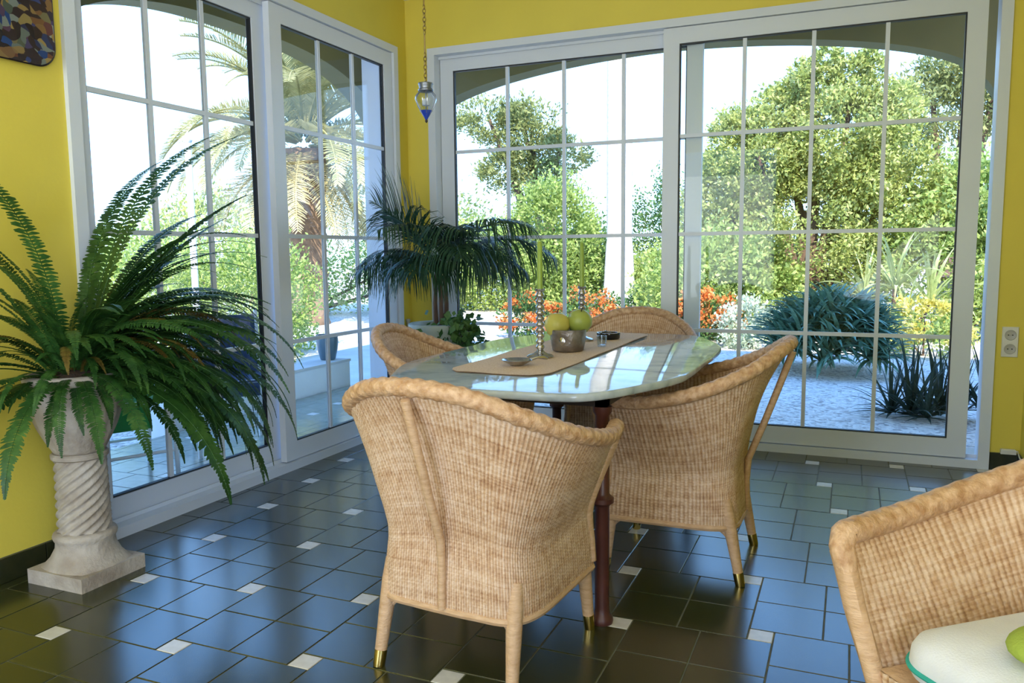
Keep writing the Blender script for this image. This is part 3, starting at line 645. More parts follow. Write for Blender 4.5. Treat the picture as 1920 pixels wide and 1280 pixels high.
# ================================================================== FERN ON ITS PEDESTAL
def frond_mesh(name, length, e0, bend, nl, leaf, lw, sweep=25, droop=0.25, prof=None, mat='fern', power=1.25, seed=0, stem=.0022, vee=8.0, bare=.08, segs=1):
    rg = np.random.default_rng(seed); m = 26; s = np.linspace(0, 1, m); ang = radians(e0) - radians(bend) * s ** power
    dx = np.cos(ang) * length / (m - 1); dz = np.sin(ang) * length / (m - 1)
    X = np.concatenate([[0], np.cumsum(dx)[:-1]]); Z = np.concatenate([[0], np.cumsum(dz)[:-1]])
    mbs = MB().tube(np.stack([X, X * 0, Z], 1), np.linspace(stem, stem * .35, m), 4, False)
    V = list(mbs.v); F = list(mbs.f)
    for i in range(nl):
        q = bare + (1 - bare) * (i + .5) / nl
        px, pz, an = np.interp(q, s, X), np.interp(q, s, Z), np.interp(q, s, ang)
        T = np.array([cos(an), 0, sin(an)]); Nn = np.array([-sin(an), 0, cos(an)])
        ll = leaf * (prof(q) if prof else min(1, 3.2 * (1 - q) + .12) * min(1, .45 + 2.2 * q))
        for sd in (1, -1):
            sw = radians(sweep + rg.normal() * 5) + .5 * max(0, q - .8)
            D = T * sin(sw) + np.array([0, sd, 0]) * cos(sw); D = D + Nn * sin(radians(vee)); D /= np.linalg.norm(D)
            l1 = ll * (1 + rg.normal() * .08); b = np.array([px, 0, pz]); w = T * lw * .5
            pts = [b]; cur = b; d = D.copy()
            for k in range(segs + 1):
                d = d + np.array([0, 0, -1.0]) * droop * (k + .4) / (segs + 1); d /= np.linalg.norm(d); cur = cur + d * l1 / (segs + 1); pts.append(cur)
            k0 = len(V); wid = ([.55, 1.0, .30] if segs == 1 else [.6] + [1.0 - .55 * max(0, j - 1) / segs for j in range(1, segs + 1)] + [.12])
            wv = np.cross(D, Nn); wv = wv / (np.linalg.norm(wv) + 1e-9) * lw * .5
            for p_, ww in zip(pts, wid): V += [tuple(p_ - wv * ww), tuple(p_ + wv * ww)]
            for k in range(len(pts) - 1): F.append((k0 + 2 * k, k0 + 2 * k + 1, k0 + 2 * k + 3, k0 + 2 * k + 2))
    me = fast_mesh(name, V, F, False); me.materials.append(MT[mat]); return me, (X, Z)
PC = (.222, -2.778)
pd = thing('stone_pedestal', 'weathered stone pedestal with a twisted column shaft under the fern', 'pedestal', (*PC, 0))
ob('plinth', MB().box((-.135, -.135, 0), (.135, .135, .052)), 'stone', pd)
sq = lambda a: (lambda th, z: 1 + a * (1 / max(abs(cos(th)), abs(sin(th))) - 1))
sob('flared_base', MB().lathe([(.128, .052), (.122, .062), (.108, .085), (.100, .115), (.098, .140), (.104, .150), (.107, .160), (.104, .170), (.094, .176)], 40, mod=lambda th, z: 1 + .42 * max(0, 1 - (z - .05) / .07) * (1 / max(abs(cos(th)), abs(sin(th))) - 1)), 'stone', pd, 50)
pf = [(.086 + .004 * (1 - k / 40), .176 + .264 * k / 40) for k in range(41)]
pf = [(.086 + .004 * (1 - k / 60), .176 + .264 * k / 60) for k in range(61)]
sob('twisted_shaft', MB().lathe(pf, 132, mod=lambda th, z: 1.03 - .13 * abs(sin(5.5 * (th - z * 17)))**.8), 'stone', pd, 70)
sob('collar', MB().lathe([(.086, .44), (.094, .445), (.095, .458), (.088, .464)], 40), 'stone', pd)
ur = thing('stone_urn', 'fluted stone urn on the twisted pedestal holding the fern', 'urn', (*PC, .464))
sob('bowl', MB().lathe([(.082, 0), (.088, .01), (.105, .045), (.128, .095), (.146, .15), (.152, .20), (.146, .235), (.142, .245), (.152, .252), (.163, .262), (.165, .276), (.158, .284), (.142, .284), (.136, .262), (.01, .255)], 72, mod=lambda th, z: 1 + (.022 * cos(18 * th) if .01 < z < .24 else 0)), 'stone', ur, 60)
fe = thing('fern', 'large bushy green fern spilling over the stone urn', 'fern', (*PC, .464 + .257))
sob('root_ball', MB().blob((0, 0, .0), (.125, .125, .045), 18, 10, .04, 3), 'soil', fe)
FV = []
for k, (ln, e0, bd) in enumerate([(.80, 82, 62), (.84, 76, 96), (.72, 70, 58), (.80, 64, 118), (.74, 58, 92), (.82, 52, 122), (.66, 46, 78), (.76, 42, 112), (.70, 32, 108), (.78, 26, 112), (.62, 18, 94), (.72, 12, 100), (.58, 66, 40), (.60, 2, 84)]):
    FV.append(frond_mesh('frond', ln, e0, bd, 62, .036, .0118, 18, .32, seed=k, stem=.0026))
FO = frond_mesh('frond', .66, 62, 130, 56, .032, .0105, 14, .3, seed=77, mat='fern_old')
nf = 0; tries = 0
def clear(az, sc, XZ, z0, off):
    X, Z = XZ
    xs = PC[0] + off[0] + X * sc * cos(az)
    zs = .464 + .257 + z0 + Z * sc; ys = PC[1] + off[1] + X * sc * sin(az)
    if xs.min() < .055: return False
    near = (np.hypot(xs - CAM[0], ys - CAM[1]) < 1.3).any()
    return not near and zs.min() > .05
while nf < 272 and tries < 3000:
    tries += 1
    u_ = random.random(); az = random.gauss(radians(24), .5) if u_ < .56 else (random.gauss(radians(-98), .30) if u_ < .72 else random.uniform(-pi, pi)); old = random.random() < .08
    v = random.choice([5, 7, 8, 9, 9, 10, 11, 11, 13, 3, 4, 6, 1, 2]) if u_ < .56 else random.randrange(len(FV)); me, XZ = FO if old else FV[v]
    dc = abs((az + radians(42) + pi) % (2 * pi) - pi)               # towards the viewer's side the crown stays short and upright
    if cos(az) < -.2 and v not in (0, 2, 12): continue
    if v == 12 and random.random() < .3: v = 0; me, XZ = FV[0]
    sc = random.uniform(.60, 1.08); rr = random.uniform(.01, .09); off = (rr * cos(az), rr * sin(az))
    if dc < radians(52):
        if v > 5 and v != 12 and random.random() < .72: continue
        sc *= .62
    if not clear(az, sc, XZ, .02, off): continue
    o = ob('frond', me, None, fe); o.location = (off[0], off[1], .015); o.rotation_euler = (random.gauss(0, .16), random.gauss(0, .05), az); o.scale = (sc,) * 3
    nf += 1
# a few individual fronds of the photograph: the tall one by the window, the long one reaching right, the hanging ones
for (v, az, sc, rx) in [(0, radians(95), 1.3, -.12), (0, radians(84), 1.45, 0), (0, radians(112), 1.1, 0), (2, radians(88), 1.2, 0), (0, radians(72), 1.42, .05), (12, radians(38), 1.5, -.1), (12, radians(52), 1.3, .1), (2, radians(-110), 1.2, 0), (0, radians(-75), 1.15, -.1), (9, radians(30), 1.16, .1), (5, radians(24), 1.14, -.05),
                        (11, radians(14), 1.2, 0), (13, radians(2), 1.35, 0), (13, radians(22), 1.35, .1), (11, radians(30), 1.15, 0), (11, radians(-88), 1.05, 0), (9, radians(-104), 1.0, 0), (13, radians(-62), 1.0, 0), (13, radians(-30), .8, 0), (11, radians(-18), .85, .1), (7, radians(18), 1.15, .05), (8, radians(36), 1.15, 0)]:
    o = ob('frond', FV[v][0], None, fe); o.location = (.05 * cos(az), .05 * sin(az), .02); o.rotation_euler = (rx, 0, az); o.scale = (sc,) * 3

# ================================================================== POTTED PALM IN THE CORNER
PP = (.47, -.46)
pp = thing('planter', 'pale green ceramic planter in the corner under the palm', 'planter', (*PP, 0))
sob('pot', MB().lathe([(.12, 0), (.13, .01), (.135, .06), (.155, .35), (.178, .66), (.192, .70), (.20, .71), (.20, .735), (.19, .74), (.178, .735), (.172, .69), (.01, .68)], 40), 'palepot', pp, 50)
sob('soil', MB().lathe([(.173, .688), (.12, .70), (.02, .705)], 24), 'soil', pp)
pk = thing('potted_palm', 'dark green palm with long drooping leaflets in the corner planter', 'palm plant', (*PP, .70))
for k in range(4):
    a = k * 1.6 + .4
    sob('stem', MB().tube([(.03 * cos(a), .03 * sin(a), 0), (.034 * cos(a), .034 * sin(a), .16), (.024 * cos(a), .024 * sin(a), .34)], [.017, .014, .009], 8), 'bark', pk)
prk = lambda q: min(1, .25 + 2.4 * q) * min(1, .18 + 2.2 * (1 - q))
KV = [frond_mesh('frond', ln, e0, bd, 32, .45, .0115, 44, dr, prof=prk, mat='kentia', power=1.1, seed=100 + k, stem=.006, vee=18, bare=.24, segs=3)
      for k, (ln, e0, bd, dr) in enumerate([(.72, 62, 84, 1.3), (.66, 74, 60, .8), (.74, 50, 92, 1.7), (.60, 36, 76, 1.8), (.58, 66, 30, .3)])]
for (v, azd, sc, rx) in [(0, -8, 1.0, 0), (2, 12, 1.02, .1), (0, 200, .62, 0), (3, -30, 1.0, 0), (2, -52, .95, 0), (1, 250, .8, .2), (2, 228, .98, 0), (0, 262, .92, 0), (3, 285, .95, 0), (0, 310, .9, 0), (1, 60, .5, 0), (4, 215, 1.0, .35), (4, -40, .55, 0), (3, -90, .9, 0), (2, -20, .86, .2), (3, 240, .95, .1), (3, 10, .9, -.1), (2, 335, .85, 0)]:
    az = radians(azd); X = KV[v][1][0] * sc; 
    if (PP[0] + X * cos(az)).min() < .16 or (PP[1] + X * sin(az)).max() > -.12: sc *= .72
    o = ob('frond', KV[v][0], None, pk); o.location = (.02 * cos(az), .02 * sin(az), .34); o.rotation_euler = (rx, 0, az); o.scale = (sc,) * 3
# trailing leaves at the planter rim
def leaves(pts, out, size, aspect=.5, up=.0, rng=RNG, spread=1.0):
    n = len(pts); a = rng.normal(size=(n, 3)) * spread + out * 1.0; a[:, 2] += up; a /= np.linalg.norm(a, axis=1)[:, None]
    r = rng.normal(size=(n, 3)); b = np.cross(a, r); b /= np.linalg.norm(b, axis=1)[:, None] + 1e-9
    s = size * rng.uniform(.65, 1.3, n)[:, None]; h = s * aspect * .5
    V = np.stack([pts - a * s * .5, pts + b * h, pts + a * s * .5, pts - b * h], 1).reshape(-1, 3)
    return V, np.arange(4 * n).reshape(-1, 4)
iv = thing('trailing_plant', 'small leafy plant trailing over the rim of the corner planter', 'plant', (PP[0], PP[1], .70))
p_ = RNG.normal(size=(420, 3)) * [.075, .075, .05] + [.16, -.06, .0]; p_[:, 2] -= np.maximum(0, np.hypot(p_[:, 0], p_[:, 1]) - .2) * .9
ob('foliage', fast_mesh('foliage', *leaves(p_, np.zeros((420, 3)), .05, .8)), 'bush3', iv)['kind'] = 'stuff'
sob('stem', MB().tube([(.05, 0, 0), (.12, -.03, .05), (.2, -.07, .0)], .004, 6), 'bark', iv)

# ================================================================== PENDANT LANTERN
LP = (.885, -1.352)
la = thing('pendant_lantern', 'small clear and blue glass lantern hanging on a chain in the corner', 'lamp', (*LP, 1.777))
gp = [(.006, .026), (.022, .040), (.041, .072), (.051, .100), (.049, .118), (.036, .134), (.030, .140)]
sob('glass_body', MB().lathe(gp, 24, mod=lambda th, z: 1 + .05 * cos(8 * th)), 'lampglass', la, 60)
sob('blue_tip', MB().lathe([(.002, .004), (.010, .018), (.0215, .036), (.031, .050), (.027, .052), (.006, .044)], 24), 'blueglass', la, 60)
sob('finial', MB().lathe([(.001, -.006), (.006, 0), (.007, .005), (.003, .012)], 12), 'dark', la)
for k in range(6):
    a = k * pi / 3
    sob('rib', MB().tube([(r * cos(a) * 1.03, r * sin(a) * 1.03, z) for r, z in gp], .0022, 6), 'lampmetal', la)
sob('collar', MB().lathe([(.030, .137), (.036, .141), (.036, .148), (.031, .152), (.033, .166), (.036, .172), (.034, .178), (.012, .182), (.004, .186)], 24), 'lampmetal', la, 50)
sob('candle_cup', MB().lathe([(.016, .074), (.018, .076), (.018, .104), (.004, .106)], 16), 'cushion', la)
z = .182; k = 0
while z < CH - 1.777 - .03:
    if (k // 7) % 2 == 0:
        pts = [(.0075 * cos(t) * (1 if k % 2 else 0), .0075 * cos(t) * (0 if k % 2 else 1), z + .011 + .0125 * sin(t)) for t in np.linspace(0, 2 * pi, 13)]
        sob('chain_link', MB().tube(pts, .0021, 5, False), 'chain', la); z += .019
    else:
        sob('chain_bar', MB().tube([(0, 0, z - .002), (0, 0, z + .085)], .0036, 6), 'chain', la); z += .083; k += 6
    k += 1
sob('ceiling_hook', MB().lathe([(.03, CH - 1.777), (.028, CH - 1.777 - .012), (.006, CH - 1.777 - .03), (.004, z - .004)], 16), 'chain', la)

# ================================================================== WALL THINGS
so = thing('power_socket', 'white double wall socket beside the garden window', 'socket', (3.527, 0, .676))
ob('plate', mesh_of('plate', MB().add(*chamfer_box(-.037, -.078, .037, .078, 0, .011, .003)).map(lambda x, y, z: (x, -z, y))), 'socket', so)
for dz in (.036, -.036):
    sob('outlet', MB().lathe([(.027, .0), (.027, .0125), (.0245, .0135), (.022, .0115), (.002, .011)], 24).map(lambda x, y, z, dz=dz: (x, -z, y + dz)), 'socket_in', so)
    for dx in (-.0095, .0095): sob('pin_hole', MB().lathe([(.0032, .0105), (.0032, .0122), (.001, .0122)], 10).map(lambda x, y, z, dx=dx, dz=dz: (x + dx, -z, y + dz)), 'dark', so)
jb = thing('cable_box', 'small pale cable outlet box on top of the skirting in the corner', 'outlet box', (3.545, -.006, .092))
ob('body', mesh_of('body', MB().add(*chamfer_box(-.035, -.014, .035, .014, 0, .026, .005)).map(lambda x, y, z: (x, y - .012, z))), 'socket', jb)
sob('cable', MB().tube([(.03, -.012, .012), (.04, -.03, .02), (.034, -.12, .006), (.036, -.3, .004)], .0035, 8), 'socket', jb)
jb = thing('grey_conduit', 'short grey cable conduit standing in the corner behind the palm', 'conduit', (.014, -.075, .55))
sob('pipe', MB().tube([(0, 0, 0), (0, 0, .16)], .012, 10), 'socket_in', jb); sob('cap', MB().lathe([(.015, .155), (.016, .165), (.012, .172)], 12), 'socket_in', jb)
wp = thing('ceramic_wall_plate', 'dark glazed ceramic plate painted in brown, blue and yellow hanging on the yellow wall', 'wall plate', (0, -2.783, 2.03))
rings = [(.13, .15, .06, .004), (.165, .18, .075, .022), (.175, .188, .08, .028), (.170, .184, .078, .031)]
V = []; 
for w_, h_, r_, d_ in rings: V += [(d_, y, z) for y, z in rrect(w_, h_, r_)]
n = len(V) // 4; F = [tuple(range(n))] + [(i * n + k, i * n + (k + 1) % n, (i + 1) * n + (k + 1) % n, (i + 1) * n + k) for i in range(3) for k in range(n)]
sob('rim', MB().add(V, F), 'platerim', wp, 50)
rings = [(.169, .183, .078, .0308), (.140, .155, .066, .020), (.08, .09, .04, .017)]
V = []
for w_, h_, r_, d_ in rings: V += [(d_, y, z) for y, z in rrect(w_, h_, r_)]
F = [tuple(range(2 * n, 3 * n))] + [(i * n + k, i * n + (k + 1) % n, (i + 1) * n + (k + 1) % n, (i + 1) * n + k) for i in range(2) for k in range(n)]
sob('painted_face', MB().add(V, F), 'plate', wp, 50)

# ================================================================== TERRACE THINGS
def garden_chair(name, label, loc, rz, fab, zs, zt):
    t = thing(name, label, 'chair', (*loc, -.02), rz)
    for sd in (-.21, .21):
        sob('leg', MB().tube([(sd, .22, 0), (sd, .20, .43), (sd, .17, .455)], .0125, 8), 'whitetube', t)
        sob('leg', MB().tube([(sd, -.24, 0), (sd, -.19, .43), (sd, -.26, .84)], .0125, 8), 'whitetube', t)
        sob('rail', MB().tube([(sd, .22, .43), (sd, -.21, .425)], .0125, 8), 'whitetube', t)
        sob('armrest', MB().tube([(sd, .20, .43), (sd, .20, .62), (sd, .15, .645), (sd, -.225, .64)], .0125, 8), 'whitetube', t)
    for y, z in ((.21, .16), (-.225, .16), (.205, .43)): sob('stretcher', MB().tube([(-.21, y, z), (.21, y, z)], .009, 8), 'whitetube', t)
    sob('seat', MB().box((-.20, -.19, .425), (.20, .215, .437)), fab, t)
    A = np.array([(-.2, -.195, zs), (.2, -.195, zs)]); 
    yb = lambda z: -.19 - (z - .43) * .17
    sob('backrest', MB().add([(x, yb(z) + d, z) for d in (-.006, .006) for z in (zs, zt) for x in (-.205, .205)], [(0, 1, 3, 2), (4, 6, 7, 5), (0, 2, 6, 4), (1, 5, 7, 3), (2, 3, 7, 6), (0, 4, 5, 1)]), fab, t)
    return t
garden_chair('garden_chair', 'white tube garden chair with a navy fabric back on the terrace', (-.74, -.96), radians(-130), 'bluefab', .28, .80)
garden_chair('garden_chair', 'white tube garden chair with a bright green fabric seat behind the pedestal', (-.78, -1.74), radians(-115), 'greenfab', .22, .90)
pw = thing('planter_wall', 'low white rendered planter wall at the edge of the terrace', 'planter wall', (-1.46, 0, 0))
ob('wall', MB().box((-.20, -.8, -.12), (.02, 1.34, .195)), 'whitewall', pw); ob('coping', MB().box((-.22, -.8, .195), (.035, 1.34, .217)), 'concrete', pw)
pt = thing('blue_pot', 'blue-grey glazed pot standing on the planter wall', 'pot', (-1.575, 1.20, .217))
sob('body', MB().lathe([(.060, 0), (.068, .008), (.088, .09), (.098, .17), (.094, .205), (.101, .212), (.101, .228), (.088, .228), (.084, .20), (.01, .19)], 30), 'bluepot', pt)
sob('soil', MB().lathe([(.085, .192), (.02, .198)], 16), 'soil', pt)
ps = thing('garden_post', 'slim white garden post rising behind the fern', 'post', (-3.54, 1.656, -.12))
sob('pole', MB().tube([(0, 0, 0), (0, 0, 2.45)], .035, 12), 'whitetube', ps); sob('cap', MB().lathe([(.04, 2.44), (.05, 2.46), (.02, 2.52), (.002, 2.55)], 12), 'whitetube', ps); sob('foot', MB().lathe([(.10, 0), (.10, .02), (.04, .05)], 16), 'whitetube', ps)

# ================================================================== GARDEN
def cluster_points(blobs, n, ncl, cs, depth=.5):
    vol = np.array([(r[0] * r[1] * r[2]) ** (2 / 3) for c, r in blobs]); pick = RNG.choice(len(blobs), n, p=vol / vol.sum())
    P = np.zeros((n, 3)); O = np.zeros((n, 3))
    for i, (c, r) in enumerate(blobs):
        idx = np.where(pick == i)[0]; r = np.array(r, float)
        d = RNG.normal(size=(ncl, 3)); d /= np.linalg.norm(d, axis=1)[:, None]; rad = 1 - depth * RNG.random(ncl) ** 2
        cen = d * rad[:, None]; ch = RNG.integers(0, ncl, len(idx))
        q = cen[ch] + RNG.normal(size=(len(idx), 3)) * cs
        P[idx] = np.array(c) + q * r; o = q / (np.linalg.norm(q, axis=1)[:, None] + 1e-9); O[idx] = o
    return P, O
def shrub(name, label, cat, base, blobs, n, leaf, mat, group=None, aspect=.5, ncl=60, cs=.16, trunk=.05, up=.3, spread=1.0, depth=.5, bark='bark', extra=None, zmin=-.11):
    t = thing(name, label, cat, base, 0, group)
    P, O = cluster_points(blobs, n, ncl, cs, depth); k = P[:, 2] + base[2] > zmin; P, O = P[k], O[k]
    o = ob('foliage', fast_mesh('foliage', *leaves(P, O, leaf, aspect, up, spread=spread)), mat, t); o['kind'] = 'stuff'
    mb = MB()
    for i, (c, r) in enumerate(blobs[:10]):
        mid = (c[0] * .45 + .02 * i, c[1] * .45, c[2] * .55)
        mb.tube(crom([(0.02 * (i % 3), 0.02 * (i % 2), -.05), mid, (c[0], c[1], c[2] + r[2] * .3)], 4), np.linspace(trunk, trunk * .3, 9), 7)
    sob('trunk', mb, bark, t)
    if extra:
        en, em, nn, es, zb = extra
        P2, O2 = cluster_points([(c, (r[0] * 1.03, r[1] * 1.03, r[2] * 1.03)) for c, r in blobs], nn, 40, .10, .12); k = (P2[:, 2] + base[2] > zb); P2, O2 = P2[k], O2[k]
        o = ob(en, fast_mesh(en, *leaves(P2, O2, es, .7, .4)), em, t); o['kind'] = 'stuff'
    return t
GZ = -.12
TB = [((0, 0, 1.5), (1.5, 1.2, 1.3)), ((-.75, -.2, 2.6), (.85, .8, .8)), ((.55, -.1, 2.8), (.95, .85, .9)), ((1.15, 0, 1.9), (.9, .9, 1.0)), ((-1.2, 0, 1.6), (.75, .8, 1.0)),
      ((.05, 0, 3.6), (.45, .5, .50)), ((-.45, .1, 3.3), (.45, .45, .5)), ((.6, .1, 3.75), (.36, .36, .42)), ((-1.05, 0, 2.95), (.42, .4, .55)), ((1.15, .1, 3.25), (.45, .4, .5)), ((.25, -.1, 4.0), (.25, .25, .34)), ((-.15, .1, 3.85), (.22, .22, .32)), ((.85, 0, 3.95), (.2, .2, .3))]
shrub('broadleaf_tree', 'big rounded olive green tree filling the middle of the garden window', 'tree', (2.1, 8.4, GZ), TB, 105000, .070, 'bush1', ncl=120, trunk=.10, cs=.10, depth=.45)
shrub('garden_shrub', 'bright green shrub between the orange flowers and the aloe', 'shrub', (.75, 7.4, GZ), [((0, 0, .75), (.95, .7, .85)), ((.7, .1, .7), (.7, .6, .8))], 16000, .08, 'bush2', ncl=60)
shrub('garden_shrub', 'sunlit shrub behind the strap-leaved plant at the side of the garden window', 'shrub', (4.1, 8.0, GZ), [((0, 0, 1.0), (1.1, .8, 1.0)), ((.3, .2, 1.9), (.8, .7, .7)), ((1.2, .2, 1.2), (.9, .8, 1.1))], 30000, .085, 'bush2', ncl=60)
shrub('stone_pine', 'umbrella-shaped pine behind the garden tree', 'tree', (4.7, 15.5, GZ), [((-.4, 0, 4.3), (1.6, 1.2, .75)), ((.9, 0, 4.9), (1.5, 1.2, .7)), ((-1.1, .2, 3.4), (.9, .8, .5)), ((1.7, 0, 3.9), (1.2, 1, .5)), ((.2, 0, 5.2), (1.0, .9, .5))], 15000, .13, 'pine', ncl=50, trunk=.16, aspect=.35, up=.6)
shrub('pine_tree', 'tall pine tree left of the pale palm trunk', 'tree', (-5.0, 15.8, GZ), [((-.3, 0, 4.4), (.9, .8, .85)), ((.5, 0, 3.9), (.8, .8, .6)), ((-.9, 0, 3.6), (.9, .8, .6)), ((.1, 0, 3.1), (.8, .7, .6)), ((-1.6, 0, 4.9), (1.0, .8, .6)), ((-.6, 0, 5.0), (.6, .6, .5))], 15000, .13, 'pine', ncl=44, trunk=.15, aspect=.35, up=.6)
shrub('clipped_shrub', 'light green rounded shrub seen past the candles', 'shrub', (-3.0, 11.2, GZ), [((0, 0, 1.5), (.95, .8, 1.3)), ((.35, .5, 1.0), (.8, .6, 1.0))], 22000, .09, 'bush2', ncl=60)
shrub('hedge_shrub', 'sunlit hedge shrub behind the corner palm', 'shrub', (-4.8, 11.9, GZ), [((0, 0, .8), (1.3, .8, .95)), ((1.2, 0, .7), (1.1, .8, .85)), ((2.6, 0, .65), (1.1, .8, .8)), ((3.7, .2, .6), (.9, .8, .75))], 30000, .085, 'bush2', ncl=70)
shrub('cypress_hedge', 'dark green hedge just right of the pale palm trunk', 'hedge', (-.55, 13.0, GZ), [((-.6, 0, 1.5), (.7, .6, 1.45)), ((.4, 0, 1.45), (.7, .6, 1.4)), ((1.4, 0, 1.4), (.8, .6, 1.35))], 16000, .08, 'bush3', ncl=70)
shrub('orange_flower_bush', 'orange flowering bush seen behind the near candlestick', 'flower bush', (-1.75, 6.5, GZ), [((0, 0, .28), (.42, .4, .36))], 1500, .06, 'bush3', ncl=40, trunk=.015, extra=('blossoms', 'orange', 2600, .055, .02), group='orange flowering bushes')
shrub('orange_flower_bush', 'orange flowering bush seen above the fruit bowl', 'flower bush', (-.90, 6.8, GZ), [((0, 0, .30), (.50, .4, .42)), ((.35, .1, .2), (.3, .3, .3))], 1800, .06, 'bush3', ncl=40, trunk=.015, extra=('blossoms', 'orange', 2400, .055, .05), group='orange flowering bushes')
shrub('orange_flower_bush', 'orange flowering bush beside the blue-green aloe', 'flower bush', (.98, 6.5, GZ), [((0, 0, .30), (.42, .4, .42)), ((-.3, .1, .35), (.3, .3, .36))], 1800, .06, 'bush3', ncl=40, trunk=.015, extra=('blossoms', 'orange', 2400, .055, .08), group='orange flowering bushes')
shrub('leafy_bush', 'dark leafy bush at the foot of the pale palm trunk', 'bush', (-.35, 8.2, GZ), [((0, 0, .3), (.6, .5, .42)), ((.5, .2, .3), (.5, .4, .42))], 3600, .07, 'bush3', ncl=40, trunk=.02)
shrub('yellow_flower_bush', 'pale yellow flowering bush right of the aloe', 'flower bush', (3.60, 6.0, GZ), [((0, 0, .32), (.5, .45, .36)), ((-.35, .1, .28), (.3, .3, .3))], 1200, .06, 'bush2', ncl=40, trunk=.015, extra=('blossoms', 'yellowfl', 4200, .055, .0))
shrub('silver_shrub', 'small silvery shrub left of the aloe', 'shrub', (1.55, 6.1, GZ), [((0, 0, .28), (.36, .3, .36))], 2600, .06, 'silverleaf', ncl=36, trunk=.012)
ro_ = MB().blob((0, 0, .22), (.20, .18, .30), 14, 9, .05, 5)
tag(sob('garden_stone', ro_, 'rock', None, 40), 'grey rounded stone in front of the pale palm trunk', 'stone').location = (-.92, 7.7, GZ + .08)
gw = thing('garden_wall', 'bright white garden wall at the edge of the garden window', 'wall', (5.2, 9.6, GZ), radians(-8))
ob('wall', MB().box((-1.2, -.12, 0), (6, .12, .78)), 'whitewall', gw); ob('coping', MB().box((-1.25, -.16, .78), (6.1, .16, .84)), 'terracotta', gw)
# pale palm trunk
pt = thing('pale_palm', 'tall palm with a pale sunlit trunk in the garden', 'palm', (-1.46, 10.7, GZ))
tp = [(.42, -.05), (.36, .25), (.30, .7), (.265, 1.4)] + [(.245 + (.006 if k % 2 else 0), 1.4 + .11 * k) for k in range(1, 60)]
sob('trunk', MB().lathe(tp, 22), 'trunk_pale', pt, 70)
PV = [frond_mesh('frond', 1.5, e0, bd, 30, .45, .05, 40, .5, prof=lambda q: 0 if q < .5 else 1.0, mat='date', seed=300 + k, stem=.02, bare=.5, vee=10) for k, (e0, bd) in enumerate([(70, 50), (40, 70), (10, 70), (-20, 50)])]
for k in range(36):
    o = ob('frond', PV[k % 4][0], None, pt); o.location = (0, 0, 7.9); o.rotation_euler = (0, 0, k * 2.4)
# date palm seen through the left door
dp = thing('date_palm', 'large feathery date palm beyond the terrace', 'palm', (-6.27, 7.2, GZ))
tp = []
for k in range(30):
    z = -.05 + k * .11; tp += [(.30 + (.035 if k % 2 else 0) + .06 * max(0, k - 20) / 10, z)]
sob('trunk', MB().lathe(tp, 20, mod=lambda th, z: 1 + .06 * cos(9 * th + 8 * z)), 'palmbark', dp, 60)
DV = [frond_mesh('frond', ln, e0, bd, 70 if e0 > -10 else 44, .42, .026 if e0 > -10 else .020, 38, .18, prof=lambda q: min(1, .5 + 2.5 * q) * min(1, .25 + 1.8 * (1 - q)), mat=mt, power=1.2, seed=400 + k, stem=.028, vee=22, bare=.12)
      for k, (ln, e0, bd, mt) in enumerate([(2.5, 82, 50, 'date'), (2.7, 66, 78, 'date'), (2.8, 50, 92, 'date'), (2.7, 34, 96, 'date'), (2.5, 16, 92, 'date'), (2.3, -2, 80, 'date'), (2.1, -22, 62, 'date_old'), (1.9, -42, 44, 'date_old')])]
for k in range(92):
    v = k % 8; az = k * 2.39996 + random.uniform(-.2, .2); sc = random.uniform(.88, 1.08)
    o = ob('frond', DV[v][0], None, dp); o.location = (.16 * cos(az), .16 * sin(az), 3.55 - .07 * v); o.rotation_euler = (random.gauss(0, .12), 0, az); o.scale = (sc,) * 3
shrub('terrace_hedge', 'sunlit hedge beyond the terrace planter', 'hedge', (-4.05, 3.1, GZ), [((0, 0, .65), (.75, .55, .85)), ((-.9, -.7, .7), (.8, .6, .9)), ((-1.9, -1.3, .7), (.9, .7, .95)), ((.05, .66, .62), (.44, .42, .82))], 28000, .06, 'bush2', ncl=80, trunk=.03)
shrub('planter_plant', 'low green plant growing behind the white planter wall', 'plant', (-2.12, .45, GZ), [((0, 0, .36), (.26, .34, .24)), ((.02, -.5, .34), (.26, .4, .22))], 1700, .055, 'bush3', ncl=40, trunk=.012)
shrub('far_hedge', 'leafy hedge behind the trunk of the date palm', 'hedge', (-8.6, 9.6, GZ), [((-2.6, -1.6, .9), (1.6, .9, 1.1)), ((0, 0, .9), (1.6, .9, 1.1)), ((2.2, 1.4, .9), (1.5, .9, 1.1)), ((4.0, 2.4, .9), (1.5, .9, 1.1))], 22000, .085, 'bush2', ncl=80)
for dx, dy, lb in ((-3.2, -3.2, 'rounded green tree far away, left of the date palm trunk'), (2.8, .2, 'rounded green tree far away, right of the date palm trunk')):
    shrub('far_tree', lb, 'tree', (-12 + dx, 17 + dy, GZ), [((0, 0, 1.5), (2.4, 1.4, 1.7))], 7000, .14, 'bush1', ncl=80, trunk=.12, group='trees far behind the date palm')
